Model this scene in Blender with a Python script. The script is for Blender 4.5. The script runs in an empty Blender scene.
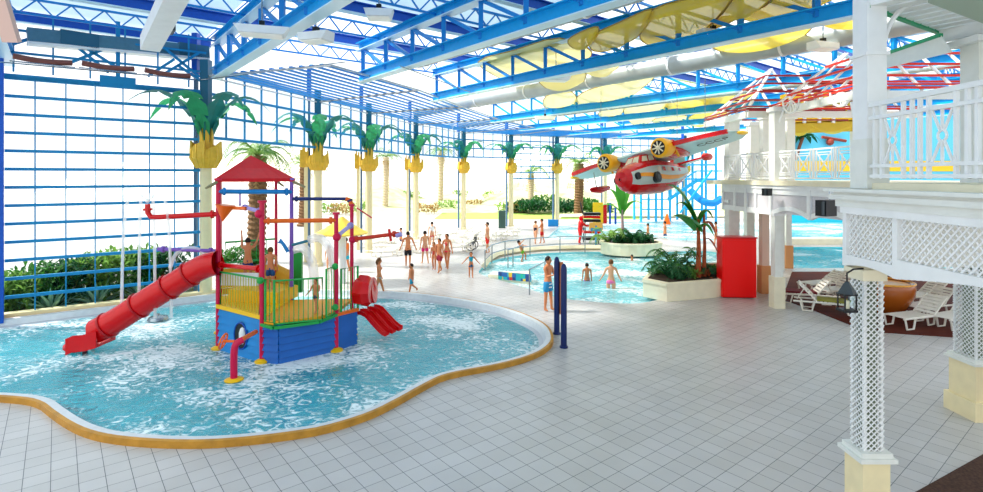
import bpy, math, random
from mathutils import Vector, Matrix
from mathutils.geometry import tessellate_polygon
random.seed(7)
C = bpy.context.scene.collection
SC = bpy.context.scene
PI = math.pi
# ------------------------------------------------------------------ camera
F, CX, HY, H = 537.0, 491.5, 177.0, 4.4      # focal length in px, centre column, horizon row, eye height
cam = bpy.data.cameras.new('camera'); cam.sensor_width = 36.0; cam.lens = F/983*36
cam.shift_y = -(246-HY)/983; cam.clip_end = 600
co = bpy.data.objects.new('camera', cam); co.location = (0, 0, H); co.rotation_euler = (PI/2, 0, 0)
C.objects.link(co); SC.camera = co
# ------------------------------------------------------------------ world, sun, exposure
w = bpy.data.worlds.new('sky'); SC.world = w; w.use_nodes = True
bgn = w.node_tree.nodes['Background']; bgn.inputs[0].default_value = (0.95, 0.975, 1.0, 1); bgn.inputs[1].default_value = 1.45
sun = bpy.data.lights.new('sun', 'SUN'); sun.energy = 8.0; sun.angle = math.radians(6); sun.color = (1, .96, .88)
so = bpy.data.objects.new('sun', sun); C.objects.link(so)
so.rotation_euler = Vector((-0.70, 0.05, 0.75)).to_track_quat('Z', 'Y').to_euler()
SC.view_settings.view_transform = 'Standard'; SC.view_settings.look = 'None'
SC.view_settings.exposure = 0.14; SC.view_settings.gamma = 1.0; SC.view_settings.use_curve_mapping = False
SC.cycles.use_denoising = True
SC.cycles.max_bounces = 8; SC.cycles.transparent_max_bounces = 16; SC.cycles.caustics_reflective = False
SC.cycles.caustics_refractive = False; SC.cycles.sample_clamp_indirect = 6

# ------------------------------------------------------------------ helpers
def P(x, y, Y): return Vector(((x-CX)*Y/F, Y, H-(y-HY)*Y/F))
def G(x, y, z=0.0):
    Y = F*(H-z)/(y-HY); return Vector(((x-CX)*Y/F, Y, z))
BD = Vector((.777, .629, 0)); AD = Vector((-.629, .777, 0))
ANG = math.atan2(.629, .777)
def AB(a, b, z=0): return AD*a + BD*b + Vector((0, 0, z))
def lin(h):
    h = h.lstrip('#'); o = []
    for i in (0, 2, 4):
        c = int(h[i:i+2], 16)/255; o.append(c/12.92 if c <= .04045 else ((c+.055)/1.055)**2.4)
    return (*o, 1)
MATS = {}
def mat(name, col, rough=.5, metal=0, noise=0, nscale=8, bump=0, bscale=30, spec=.3, trans=0, coat=0):
    if name in MATS: return MATS[name]
    m = bpy.data.materials.new(name); m.use_nodes = True; nt = m.node_tree; b = nt.nodes['Principled BSDF']
    c = lin(col); b.inputs['Base Color'].default_value = c; b.inputs['Roughness'].default_value = rough
    b.inputs['Metallic'].default_value = metal; b.inputs['Specular IOR Level'].default_value = spec
    if coat: b.inputs['Coat Weight'].default_value = coat
    tc = nt.nodes.new('ShaderNodeTexCoord')
    if noise:
        n = nt.nodes.new('ShaderNodeTexNoise'); n.inputs['Scale'].default_value = nscale; n.inputs['Detail'].default_value = 4
        nt.links.new(tc.outputs['Object'], n.inputs['Vector'])
        r = nt.nodes.new('ShaderNodeMapRange'); r.inputs[1].default_value = .3; r.inputs[2].default_value = .7
        r.inputs[3].default_value = 1-noise; r.inputs[4].default_value = 1+noise*.4
        nt.links.new(n.outputs['Fac'], r.inputs[0])
        mx = nt.nodes.new('ShaderNodeMix'); mx.data_type = 'RGBA'; mx.blend_type = 'MULTIPLY'; mx.inputs[0].default_value = 1
        mx.inputs[6].default_value = c; nt.links.new(r.outputs[0], mx.inputs[7]); nt.links.new(mx.outputs[2], b.inputs['Base Color'])
    if bump:
        n = nt.nodes.new('ShaderNodeTexNoise'); n.inputs['Scale'].default_value = bscale
        nt.links.new(tc.outputs['Object'], n.inputs['Vector'])
        bp = nt.nodes.new('ShaderNodeBump'); bp.inputs['Strength'].default_value = bump; bp.inputs['Distance'].default_value = .02
        nt.links.new(n.outputs['Fac'], bp.inputs['Height']); nt.links.new(bp.outputs[0], b.inputs['Normal'])
    if trans:
        t = nt.nodes.new('ShaderNodeBsdfTranslucent'); t.inputs[0].default_value = c
        ms = nt.nodes.new('ShaderNodeMixShader'); ms.inputs[0].default_value = trans
        nt.links.new(b.outputs[0], ms.inputs[1]); nt.links.new(t.outputs[0], ms.inputs[2])
        nt.links.new(ms.outputs[0], nt.nodes['Material Output'].inputs[0])
    MATS[name] = m; return m

class MB:
    def __init__(s): s.v = []; s.f = []; s.m = []; s.mi = 0
    def add(s, vs, fs, mi=None):
        o = len(s.v); s.v += [Vector(p) for p in vs]; s.f += [tuple(i+o for i in f) for f in fs]
        s.m += [s.mi if mi is None else mi]*len(fs); return s
    def box(s, c, d, rz=0, mi=None, R=None):
        R = R or Matrix.Rotation(rz, 3, 'Z'); c = Vector(c); x, y, z = d[0]/2, d[1]/2, d[2]/2
        vs = [c+R@Vector((i*x, j*y, k*z)) for k in (-1, 1) for i, j in ((-1, -1), (1, -1), (1, 1), (-1, 1))]
        return s.add(vs, [(3, 2, 1, 0), (4, 5, 6, 7), (0, 1, 5, 4), (1, 2, 6, 5), (2, 3, 7, 6), (3, 0, 4, 7)], mi)
    def beam(s, a, b, wd, ht, mi=None, up=(0, 0, 1)):
        a = Vector(a); b = Vector(b); d = b-a; L = d.length; x = d/L; u = Vector(up)
        y = u.cross(x)
        if y.length < 1e-3: y = Vector((0, 1, 0)).cross(x)
        y.normalize(); z = x.cross(y); R = Matrix((x, y, z)).transposed()
        return s.box((a+b)/2, (L, wd, ht), R=R, mi=mi)
    def tube(s, pts, r, seg=10, mi=None, closed=False, cap=True):
        pts = [Vector(p) for p in pts]; n = len(pts); rr = r if isinstance(r, (list, tuple)) else [r]*n
        vs = []; up = None
        for i, p in enumerate(pts):
            if closed: t = pts[(i+1) % n]-pts[i-1]
            else: t = pts[min(i+1, n-1)]-pts[max(i-1, 0)]
            t.normalize()
            if up is None:
                up = Vector((0, 0, 1)) if abs(t.z) < .9 else Vector((1, 0, 0))
            up = (up-t*up.dot(t)).normalized(); sd = t.cross(up)
            for k in range(seg):
                a = 2*PI*k/seg; vs.append(p+(up*math.cos(a)+sd*math.sin(a))*rr[i])
        fs = []
        for i in range(n if closed else n-1):
            j = (i+1) % n
            for k in range(seg):
                l = (k+1) % seg; fs.append((i*seg+k, j*seg+k, j*seg+l, i*seg+l))
        if cap and not closed: fs += [tuple(range(seg)), tuple(reversed(range((n-1)*seg, n*seg)))]
        return s.add(vs, fs, mi)
    def cyl(s, a, b, r, seg=12, mi=None, r2=None): return s.tube([a, b], [r, r if r2 is None else r2], seg, mi)
    def lathe(s, prof, c=(0, 0, 0), seg=20, mi=None):
        c = Vector(c); vs = []; fs = []
        for r, z in prof:
            for k in range(seg):
                a = 2*PI*k/seg; vs.append(c+Vector((r*math.cos(a), r*math.sin(a), z)))
        for i in range(len(prof)-1):
            for k in range(seg):
                l = (k+1) % seg; fs.append((i*seg+k, i*seg+l, (i+1)*seg+l, (i+1)*seg+k))
        fs += [tuple(reversed(range(seg))), tuple(range((len(prof)-1)*seg, len(prof)*seg))]
        return s.add(vs, fs, mi)
    def ball(s, c, r, seg=12, mi=None, R=None):
        r = r if isinstance(r, (tuple, list)) else (r, r, r); c = Vector(c); vs = []; fs = []; rg = seg//2
        for i in range(1, rg):
            t = PI*i/rg
            for k in range(seg):
                a = 2*PI*k/seg; q = Vector((r[0]*math.sin(t)*math.cos(a), r[1]*math.sin(t)*math.sin(a), r[2]*math.cos(t)))
                vs.append(c+(R@q if R else q))
        tp = Vector((0, 0, r[2])); vs += [c+(R@tp if R else tp), c-(R@tp if R else tp)]; T = len(vs)-2
        for i in range(rg-2):
            for k in range(seg):
                l = (k+1) % seg; fs.append((i*seg+k, (i+1)*seg+k, (i+1)*seg+l, i*seg+l))
        for k in range(seg):
            l = (k+1) % seg; fs.append((T, k, l)); fs.append((T+1, (rg-2)*seg+l, (rg-2)*seg+k))
        return s.add(vs, fs, mi)
    def prism(s, poly, z0, z1, mi=None):
        n = len(poly); A = sum(poly[i][0]*poly[(i+1) % n][1]-poly[(i+1) % n][0]*poly[i][1] for i in range(n))
        if A < 0: poly = list(reversed(poly))
        vs = [Vector((p[0], p[1], z0)) for p in poly]+[Vector((p[0], p[1], z1)) for p in poly]
        fs = [tuple(reversed(range(n))), tuple(range(n, 2*n))]+[(i, (i+1) % n, n+(i+1) % n, n+i) for i in range(n)]
        return s.add(vs, fs, mi)
    def mesh(s, name, mats, sub=None, smooth=False):
        me = bpy.data.meshes.new(name); vs = s.v if sub is None else [sub@p for p in s.v]
        me.from_pydata([tuple(p) for p in vs], [], s.f)
        for m in (mats if isinstance(mats, (list, tuple)) else [mats]): me.materials.append(m)
        me.polygons.foreach_set('material_index', s.m)
        if smooth:
            me.polygons.foreach_set('use_smooth', [True]*len(me.polygons)); me.set_sharp_from_angle(angle=math.radians(38))
        me.update(); return me
    def build(s, name, mats, parent=None, smooth=False, world=False):
        sub = None
        if world and parent is not None:
            M = Matrix.Identity(4); q = parent; 
            while q is not None: M = Matrix.LocRotScale(q.location, q.rotation_euler, q.scale)@M; q = q.parent
            sub = M.inverted()
        o = bpy.data.objects.new(name, s.mesh(name, mats, sub, smooth)); C.objects.link(o)
        if parent is not None: o.parent = parent
        return o
def tag(o, label=None, cat=None, group=None, kind=None):
    if label: o['label'] = label
    if cat: o['category'] = cat
    if group: o['group'] = group
    if kind: o['kind'] = kind
    return o
def thing(name, label, cat, loc=(0, 0, 0), rz=0, group=None, rot=None):
    o = bpy.data.objects.new(name, None); C.objects.link(o); o.location = loc; o.empty_display_size = .2
    o.rotation_euler = rot or (0, 0, rz); return tag(o, label, cat, group)
KIDS = {}
def dup(root, loc=None, rz=None, label=None, group=None, scale=None):
    def cp(o, par):
        c = o.copy(); C.objects.link(c)
        if par is not None: c.parent = par
        for ch in list(o.children): cp(ch, c)
        return c
    r = cp(root, None)
    if loc is not None: r.location = loc
    if rz is not None: r.rotation_euler = (0, 0, rz)
    if label: r['label'] = label
    if group: r['group'] = group
    if scale: r.scale = (scale,)*3
    return r
def spline(pts, n=6, closed=True):
    pts = [Vector(p) for p in pts]; N = len(pts); out = []
    for i in range(N if closed else N-1):
        if closed: p0, p1, p2, p3 = pts[i-1], pts[i], pts[(i+1) % N], pts[(i+2) % N]
        else: p0, p1, p2, p3 = pts[max(i-1, 0)], pts[i], pts[i+1], pts[min(i+2, N-1)]
        for k in range(n):
            t = k/n
            out.append(.5*((2*p1)+(p2-p0)*t+(2*p0-5*p1+4*p2-p3)*t*t+(3*p1-p0-3*p2+p3)*t**3))
    if not closed: out.append(pts[-1])
    return out
def resample(pts, step, closed=True):
    pts = pts+[pts[0]] if closed else pts; out = [pts[0]]; acc = 0
    for a, b in zip(pts, pts[1:]):
        L = (b-a).length; 
        while acc+L >= step:
            t = (step-acc)/L; a = a+(b-a)*t; L = (b-a).length; acc = 0; out.append(a)
            if L < 1e-6: break
        acc += L
    if closed and (out[-1]-out[0]).length < step*.6: out.pop()
    return out
def area(p): return sum(p[i].x*p[(i+1) % len(p)].y-p[(i+1) % len(p)].x*p[i].y for i in range(len(p)))/2
def inset(p, d):
    if area(p) < 0: d = -d
    out = []; n = len(p)
    for i in range(n):
        t = (p[(i+2) % n]-p[i-2]); t.z = 0; t.normalize(); nn = Vector((-t.y, t.x, 0)); out.append(p[i]+nn*d)
    return out
def flat(loops, z):
    mb = MB(); tr = tessellate_polygon([[Vector((q.x, q.y, 0)) for q in l] for l in loops]); vs = [Vector((q.x, q.y, z)) for l in loops for q in l]
    fs = []
    for a, b, c in tr:
        n = (vs[b]-vs[a]).cross(vs[c]-vs[a]); fs.append((a, b, c) if n.z > 0 else (a, c, b))
    return mb.add(vs, fs)
def ring(mb, l0, z0, l1, z1, mi=None):
    n = len(l0); vs = [Vector((q.x, q.y, z0)) for q in l0]+[Vector((q.x, q.y, z1)) for q in l1]
    return mb.add(vs, [(i, (i+1) % n, n+(i+1) % n, n+i) for i in range(n)], mi)

# ------------------------------------------------------------------ materials
M_TRUSS = mat('cyan painted steel', '#10a2e6', .35, noise=.08)
M_FLANGE = mat('bounce lit cyan flange', '#c9e6f4', .3)  # flange colour paled to imitate light bounced up from the floor
M_DKBLUE = mat('dark blue painted steel', '#0a52b8', .4, noise=.1)
M_MIDBLUE = mat('mid blue painted steel', '#1583d2', .4)
M_GLZ = mat('glazing bar blue', '#0f84bb', .45)
M_WHITE = mat('white paint', '#eceeee', .45, noise=.05, nscale=4)
M_WHITE2 = mat('white painted timber', '#e4e6e0', .5, noise=.06, nscale=5)
M_CREAM = mat('cream paint', '#e9dcae', .5, noise=.06, nscale=3)
M_CREAM2 = mat('pale cream render', '#ece4c8', .6, noise=.08, nscale=3)
M_YEL = mat('golden yellow fibreglass', '#dcb238', .45, noise=.12, nscale=6)
M_GREEN = mat('painted leaf green', '#2f9a63', .5, noise=.2, nscale=5, trans=.25)
M_TEALG = mat('painted leaf teal', '#1f7f78', .5, noise=.2, nscale=5, trans=.2)
M_RED = mat('red glossy plastic', '#d4060e', .25, noise=.05, coat=.15)
M_REDF = mat('red roof canvas', '#cc0a1a', .5, noise=.08)
M_MAG = mat('magenta pipe paint', '#cc1246', .3)
M_PURP = mat('purple pipe paint', '#7c58b8', .3)
M_LILAC = mat('lilac pipe paint', '#a59ad8', .35)
M_ORANGE = mat('orange pipe paint', '#f06a1c', .3)
M_PBLUE = mat('bright blue pipe paint', '#1a86d0', .3)
M_NAVY = mat('navy pipe paint', '#1d2f6e', .3)
M_FGREEN = mat('green rail paint', '#27a04a', .35)
M_YELB = mat('bright yellow plastic', '#f4c21a', .35)
M_LIME = mat('yellow green bar paint', '#b9b53a', .4)
M_STEEL = mat('stainless steel', '#9aa4aa', .25, metal=.9)
M_DUCT = mat('galvanised duct metal', '#aab2b2', .4, metal=.3, noise=.1, nscale=2)
M_BLACK = mat('black plastic', '#15181c', .4)
M_DGREY = mat('dark grey metal', '#3a4348', .45)
M_SOIL = mat('planter soil', '#3a2c20', .9, noise=.4, nscale=20)
M_LEAF = mat('leaf green', '#3f7d2c', .5, noise=.3, nscale=6, trans=.3)
M_LEAF2 = mat('pale leaf green', '#7fa84c', .55, noise=.3, nscale=6, trans=.35)
M_LEAF3 = mat('deep leaf green', '#1f5c33', .5, noise=.3, nscale=7, trans=.2)
M_DRY = mat('dry frond brown', '#a98a55', .8, noise=.3, trans=.3)
M_TRUNK = mat('palm trunk bark', '#7a5c3f', .9, noise=.5, nscale=9, bump=.8, bscale=12)
M_STEM = mat('rusty banana stem', '#b4562e', .7, noise=.3, nscale=10)

def tile_mat():
    m = bpy.data.materials.new('grey floor tiles'); m.use_nodes = True; nt = m.node_tree; b = nt.nodes['Principled BSDF']
    N = nt.nodes.new; L = nt.links.new
    tc = N('ShaderNodeTexCoord'); mp = N('ShaderNodeMapping'); mp.vector_type = 'TEXTURE'
    q = AD*5.71+BD*5.27
    mp.inputs['Location'].default_value = (q.x, q.y, 0); mp.inputs['Rotation'].default_value = (0, 0, ANG)
    L(tc.outputs['Object'], mp.inputs[0])
    br = N('ShaderNodeTexBrick'); br.offset = 0; br.squash = 1
    br.inputs['Scale'].default_value = 1; br.inputs['Brick Width'].default_value = .314; br.inputs['Row Height'].default_value = .334
    br.inputs['Mortar Size'].default_value = .0052; br.inputs['Mortar Smooth'].default_value = .2; br.inputs['Bias'].default_value = 0
    br.inputs['Color1'].default_value = lin('#bdbbba'); br.inputs['Color2'].default_value = lin('#b5b3b1'); br.inputs['Mortar'].default_value = lin('#4f565a')
    L(mp.outputs[0], br.inputs['Vector'])
    n = N('ShaderNodeTexNoise'); n.inputs['Scale'].default_value = .8; n.inputs['Detail'].default_value = 5
    L(tc.outputs['Object'], n.inputs[0])
    r = N('ShaderNodeMapRange'); r.inputs[1].default_value = .3; r.inputs[2].default_value = .7; r.inputs[3].default_value = .93; r.inputs[4].default_value = 1.04
    L(n.outputs['Fac'], r.inputs[0])
    mx = N('ShaderNodeMix'); mx.data_type = 'RGBA'; mx.blend_type = 'MULTIPLY'; mx.inputs[0].default_value = 1
    L(br.outputs['Color'], mx.inputs[6]); L(r.outputs[0], mx.inputs[7]); L(mx.outputs[2], b.inputs['Base Color'])
    b.inputs['Roughness'].default_value = .34
    bp = N('ShaderNodeBump'); bp.inputs['Strength'].default_value = .25; bp.inputs['Distance'].default_value = .01; bp.invert = True
    L(br.outputs['Fac'], bp.inputs['Height']); L(bp.outputs[0], b.inputs['Normal'])
    return m
M_TILE = tile_mat()

def water_mat(name, tint, foam, scale, bump=.9, foamth=.6, murk=.4, mc='#6fdcec'):
    m = bpy.data.materials.new(name); m.use_nodes = True; nt = m.node_tree; N = nt.nodes.new; L = nt.links.new
    nt.nodes.remove(nt.nodes['Principled BSDF']); out = nt.nodes['Material Output']
    tc = N('ShaderNodeTexCoord'); mp = N('ShaderNodeMapping'); mp.inputs['Scale'].default_value = (1, 1.25, 1); mp.inputs['Rotation'].default_value = (0, 0, .25)
    L(tc.outputs['Object'], mp.inputs[0])
    n1 = N('ShaderNodeTexNoise'); n1.inputs['Scale'].default_value = scale; n1.inputs['Detail'].default_value = 5; n1.inputs['Roughness'].default_value = .55; n1.inputs['Distortion'].default_value = 1.6
    L(mp.outputs[0], n1.inputs[0])
    bp = N('ShaderNodeBump'); bp.inputs['Strength'].default_value = bump; bp.inputs['Distance'].default_value = .12
    L(n1.outputs['Fac'], bp.inputs['Height'])
    tr = N('ShaderNodeBsdfTransparent'); tr.inputs[0].default_value = lin(tint)
    gl = N('ShaderNodeBsdfGlossy'); gl.inputs['Roughness'].default_value = .06; L(bp.outputs[0], gl.inputs['Normal'])
    fr = N('ShaderNodeFresnel'); fr.inputs['IOR'].default_value = 1.22; L(bp.outputs[0], fr.inputs['Normal'])
    dm = N('ShaderNodeBsdfDiffuse'); dm.inputs[0].default_value = lin(mc); m0 = N('ShaderNodeMixShader'); m0.inputs[0].default_value = murk; L(tr.outputs[0], m0.inputs[1]); L(dm.outputs[0], m0.inputs[2])
    ms = N('ShaderNodeMixShader'); L(fr.outputs[0], ms.inputs[0]); L(m0.outputs[0], ms.inputs[1]); L(gl.outputs[0], ms.inputs[2])
    n2 = N('ShaderNodeTexNoise'); n2.inputs['Scale'].default_value = scale*1.5; n2.inputs['Detail'].default_value = 6; n2.inputs['Distortion'].default_value = 2.2; n2.inputs['Roughness'].default_value = .6
    L(mp.outputs[0], n2.inputs[0])
    n3 = N('ShaderNodeTexNoise'); n3.inputs['Scale'].default_value = .35; n3.inputs['Detail'].default_value = 2; L(mp.outputs[0], n3.inputs[0])
    ad = N('ShaderNodeMath'); ad.operation = 'MULTIPLY_ADD'; ad.inputs[1].default_value = .9; L(n3.outputs['Fac'], ad.inputs[0]); L(n2.outputs['Fac'], ad.inputs[2])
    rp = N('ShaderNodeMapRange'); rp.inputs[1].default_value = foamth+.38; rp.inputs[2].default_value = foamth+.56; rp.inputs[3].default_value = 0; rp.inputs[4].default_value = foam
    L(ad.outputs[0], rp.inputs[0])
    df = N('ShaderNodeBsdfDiffuse'); df.inputs[0].default_value = (.9, .95, .97, 1)
    m2 = N('ShaderNodeMixShader'); L(rp.outputs[0], m2.inputs[0]); L(ms.outputs[0], m2.inputs[1]); L(df.outputs[0], m2.inputs[2])
    L(m2.outputs[0], out.inputs[0]); return m
M_WATER = water_mat('splash pool water', '#c4f6fa', .85, 2.2, foamth=.55, murk=.35)
M_WATER2 = water_mat('clear pool water', '#b4eef6', .75, 1.6, .6, foamth=.53, murk=.6, mc='#8fe6f4')
M_WATER3 = water_mat('teal lagoon water', '#a0dfe8', .5, 1.8, .6, foamth=.62, murk=.5, mc='#2bb0c8')
M_BASIN = mat('turquoise pool mosaic', '#5fdde8', .6, noise=.25, nscale=1.2)
M_BASIN2 = mat('pale blue pool mosaic', '#96e6f2', .6, noise=.15, nscale=1.2)
M_BASIN3 = mat('faded aqua pool mosaic', '#dcf6fa', .6, noise=.1, nscale=1)

def glass_mat():
    m = bpy.data.materials.new('clear glass'); m.use_nodes = True; nt = m.node_tree; N = nt.nodes.new; L = nt.links.new
    nt.nodes.remove(nt.nodes['Principled BSDF'])
    tr = N('ShaderNodeBsdfTransparent'); tr.inputs[0].default_value = (.95, .98, .98, 1)
    gl = N('ShaderNodeBsdfGlossy'); gl.inputs['Roughness'].default_value = .02
    fr = N('ShaderNodeFresnel'); fr.inputs['IOR'].default_value = 1.3; mm = N('ShaderNodeMath'); mm.operation = 'MULTIPLY'; mm.inputs[1].default_value = .25
    ms = N('ShaderNodeMixShader'); L(fr.outputs[0], mm.inputs[0]); L(mm.outputs[0], ms.inputs[0]); L(tr.outputs[0], ms.inputs[1]); L(gl.outputs[0], ms.inputs[2])
    L(ms.outputs[0], nt.nodes['Material Output'].inputs[0]); return m
M_GLASS = glass_mat()
def sheet_mat(name, col, clear, trans, stripe=None):
    m = bpy.data.materials.new(name); m.use_nodes = True; nt = m.node_tree; N = nt.nodes.new; L = nt.links.new
    b = nt.nodes['Principled BSDF']; b.inputs['Base Color'].default_value = lin(col); b.inputs['Roughness'].default_value = .5
    if stripe:
        tc = N('ShaderNodeTexCoord'); mp = N('ShaderNodeMapping'); mp.inputs['Rotation'].default_value = (0, 0, -ANG); L(tc.outputs['Object'], mp.inputs[0])
        wv = N('ShaderNodeTexWave'); wv.bands_direction = 'X'; wv.inputs['Scale'].default_value = stripe; wv.inputs['Distortion'].default_value = 0
        L(mp.outputs[0], wv.inputs[0]); bp = N('ShaderNodeBump'); bp.inputs['Strength'].default_value = .6; L(wv.outputs['Fac'], bp.inputs['Height']); L(bp.outputs[0], b.inputs['Normal'])
    t = N('ShaderNodeBsdfTranslucent'); t.inputs[0].default_value = lin(col)
    a = N('ShaderNodeMixShader'); a.inputs[0].default_value = trans; L(b.outputs[0], a.inputs[1]); L(t.outputs[0], a.inputs[2])
    c = N('ShaderNodeBsdfTransparent'); d = N('ShaderNodeMixShader'); d.inputs[0].default_value = clear
    L(a.outputs[0], d.inputs[1]); L(c.outputs[0], d.inputs[2]); L(d.outputs[0], nt.nodes['Material Output'].inputs[0]); return m
M_ROOF1 = sheet_mat('translucent roof sheet', '#bcd8e6', .02, .26, 3)
M_ROOF2 = sheet_mat('clear roof sheet', '#eef6fa', .72, .7, 3)
M_ROOF3 = sheet_mat('sun screen roof sheet', '#e6eff6', .10, .5, 3)
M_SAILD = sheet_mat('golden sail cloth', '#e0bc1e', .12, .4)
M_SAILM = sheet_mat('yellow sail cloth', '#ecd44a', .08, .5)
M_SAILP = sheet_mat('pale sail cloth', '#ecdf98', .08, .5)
M_SPRAY = sheet_mat('falling water', '#ffffff', .55, .3)
M_DECK = mat('dark red timber decking', '#5a2a1c', .6, noise=.25, nscale=6)
M_SKIN = mat('tanned skin', '#cc8256', .5)
M_SKIN2 = mat('fair skin', '#dba27e', .5)
M_HAIR = mat('dark hair', '#241a16', .7)
M_HAIR2 = mat('brown hair', '#6b4526', .7)

# ------------------------------------------------------------------ pool outlines
SP = [Vector((-15.0+.796*s+.12, 16.4+.606*s-.17, 0)) for s in (-5.5, -3.5, -1.5, .5, 2.5, 4.4, 5.6)]+[G(*p) for p in [(260, 291), (330, 292), (376, 293), (408, 295), (440, 298.5), (476, 304), (506, 311),
      (531, 320), (548, 330), (553.5, 343), (546, 353), (530, 361), (500, 369.5), (450, 379.5), (428, 389), (400, 405), (370, 420), (330, 433), (300, 439), (250, 445.5),
      (200, 449), (150, 448), (110, 444), (85, 438), (66, 429), (50, 418), (38, 409), (20, 404.5), (-20, 402), (-80, 403), (-150, 408)]]
SPL = resample(spline(SP, 8), .22)
P2 = [G(*p) for p in [(479, 273), (487, 264), (497, 259.5), (515, 256), (540, 253.5), (575, 252), (620, 252), (650, 252.5), (700, 251), (724, 254), (735, 262), (735, 272),
      (722, 281), (690, 288), (668, 297), (640, 303), (610, 303), (580, 300.5), (560, 298), (540, 292.5), (520, 286), (500, 280)]]
P2L = resample(spline(P2, 6), .4)
P3L = [G(*p) for p in [(545, 239), (560, 226), (620, 221.5), (700, 221.5), (776, 224), (760, 236), (735, 240.5), (672, 240.5), (660, 236.5), (602, 236.5), (585, 239.5)]]
P4L = [G(*p) for p in [(792, 268), (779, 247), (880, 247), (960, 268)]]
P5L = [G(*p) for p in [(782, 240), (786, 222), (905, 222), (905, 240)]]
# ------------------------------------------------------------------ floor
outer = [Vector(p) for p in [(-120, -12, 0), (120, -12, 0), (120, 160, 0), (-120, 160, 0)]]
tag(flat([outer, SPL, P2L, P3L, P4L, P5L], 0).build('floor', M_TILE), kind='structure')
def pool(loop, z, depth, basin, water, label, name, cop=None, band=True):
    t = thing(name, label, 'pool', (sum((q.x for q in loop))/len(loop), sum((q.y for q in loop))/len(loop), 0))
    i1 = inset(loop, .27); i2 = inset(loop, .55); i3 = inset(loop, 1.0)
    mb = MB()
    if cop:
        ring(mb, loop, -.02, loop, .12); ring(mb, loop, .12, inset(loop, .07), .125); mb.build('coping', cop, t, world=True)
        mb = MB(); ring(mb, inset(loop, .07), .125, inset(loop, .21), .11); ring(mb, inset(loop, .21), .11, i1, -.06); mb.build('kerb_top', mat('pale kerb paint', '#d3d8dc', .4, noise=.08), t, world=True)
        mb = MB(); ring(mb, i1, -.06, i2, -.16); mb.build('rim_band', M_BAND, t, world=True)
        mb = MB(); ring(mb, i2, -.16, i3, -depth)
        f = flat([loop], -depth); mb.add(f.v, f.f); mb.build('basin', basin, t, world=True)
        flat([loop], z).build('water_surface', water, t, world=True)
    else:
        ring(mb, loop, 0, loop, -depth); f = flat([loop], -depth); mb.add(f.v, f.f); mb.build('basin', basin, t, world=True)
        flat([loop], z).build('water_surface', water, t, world=True)
    return t
M_BAND = mat('grey rim paint', '#b8bec6', .5, noise=.1, nscale=2)
M_COP = mat('ochre coping tile', '#c08a32', .5, noise=.25, nscale=5)
pool(SPL, -.10, .42, M_BASIN, M_WATER, 'shallow splash pool with ochre coping around the red and blue play tower', 'splash_pool', M_COP)
pool(P2L, -.12, 1.0, M_BASIN2, M_WATER2, 'round turquoise bathing pool behind the navy posts with two bathers', 'bathing_pool')
pool(P3L, -.10, .8, M_BASIN3, M_WATER2, 'pale far pool beyond the round planter below the seaplane', 'shallow_pool')
pool(P4L, -.10, 1.0, M_BASIN, M_WATER3, 'turquoise pool seen below the far white balcony behind the loungers', 'lagoon_pool')
pool(P5L, -.10, .6, M_BASIN3, M_WATER2, 'pale pool beyond the cream ledge under the far white balcony', 'channel_pool')
tag(MB().beam(G(776, 243.5)+Vector((0, 0, .18)), G(900, 243.5)+Vector((0, 0, .18)), 1.2, .36).build('pool_ledge', M_CREAM2), 'low cream ledge dividing the two pools under the far balcony', 'ledge')
# terrace deck with plank grooves
def plank_mat():
    m = bpy.data.materials.new('terrace planks'); m.use_nodes = True; nt = m.node_tree; b = nt.nodes['Principled BSDF']; N = nt.nodes.new; L = nt.links.new
    tc = N('ShaderNodeTexCoord'); br = N('ShaderNodeTexBrick'); br.inputs['Brick Width'].default_value = 2.4; br.inputs['Row Height'].default_value = .13; br.inputs['Scale'].default_value = 1
    br.inputs['Mortar Size'].default_value = .006; br.inputs['Color1'].default_value = lin('#5e2416'); br.inputs['Color2'].default_value = lin('#501c10'); br.inputs['Mortar'].default_value = lin('#26120c')
    L(tc.outputs['Object'], br.inputs[0]); L(br.outputs[0], b.inputs['Base Color']); b.inputs['Roughness'].default_value = .75; b.inputs['Specular IOR Level'].default_value = .15; return m
M_PLK = plank_mat()
dk = [G(*p) for p in [(782, 299.5), (815, 311), (850, 325), (885, 333), (946, 337), (1100, 350), (1500, 350), (1500, 272), (792, 272)]]
tag(MB().prism([(q.x, q.y) for q in dk], .0, .02).build('floor_terrace', M_PLK), kind='structure')
d2 = [G(*p) for p in [(917, 492), (983, 455), (1040, 424), (973, 418), (1250, 418), (1250, 560), (800, 560)]]
d2 = [G(*p) for p in [(800, 558), (917, 492), (983, 455), (1060, 413), (1400, 440), (1400, 560)]]
tag(MB().prism([(q.x, q.y) for q in d2], .0, .015).build('floor_mat', mat('brown coir matting', '#4d3428', .9, noise=.5, nscale=30)), kind='structure')
d3 = [G(*p) for p in [(974, 416), (1000, 425), (1200, 400), (1200, 345), (990, 345)]]

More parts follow.
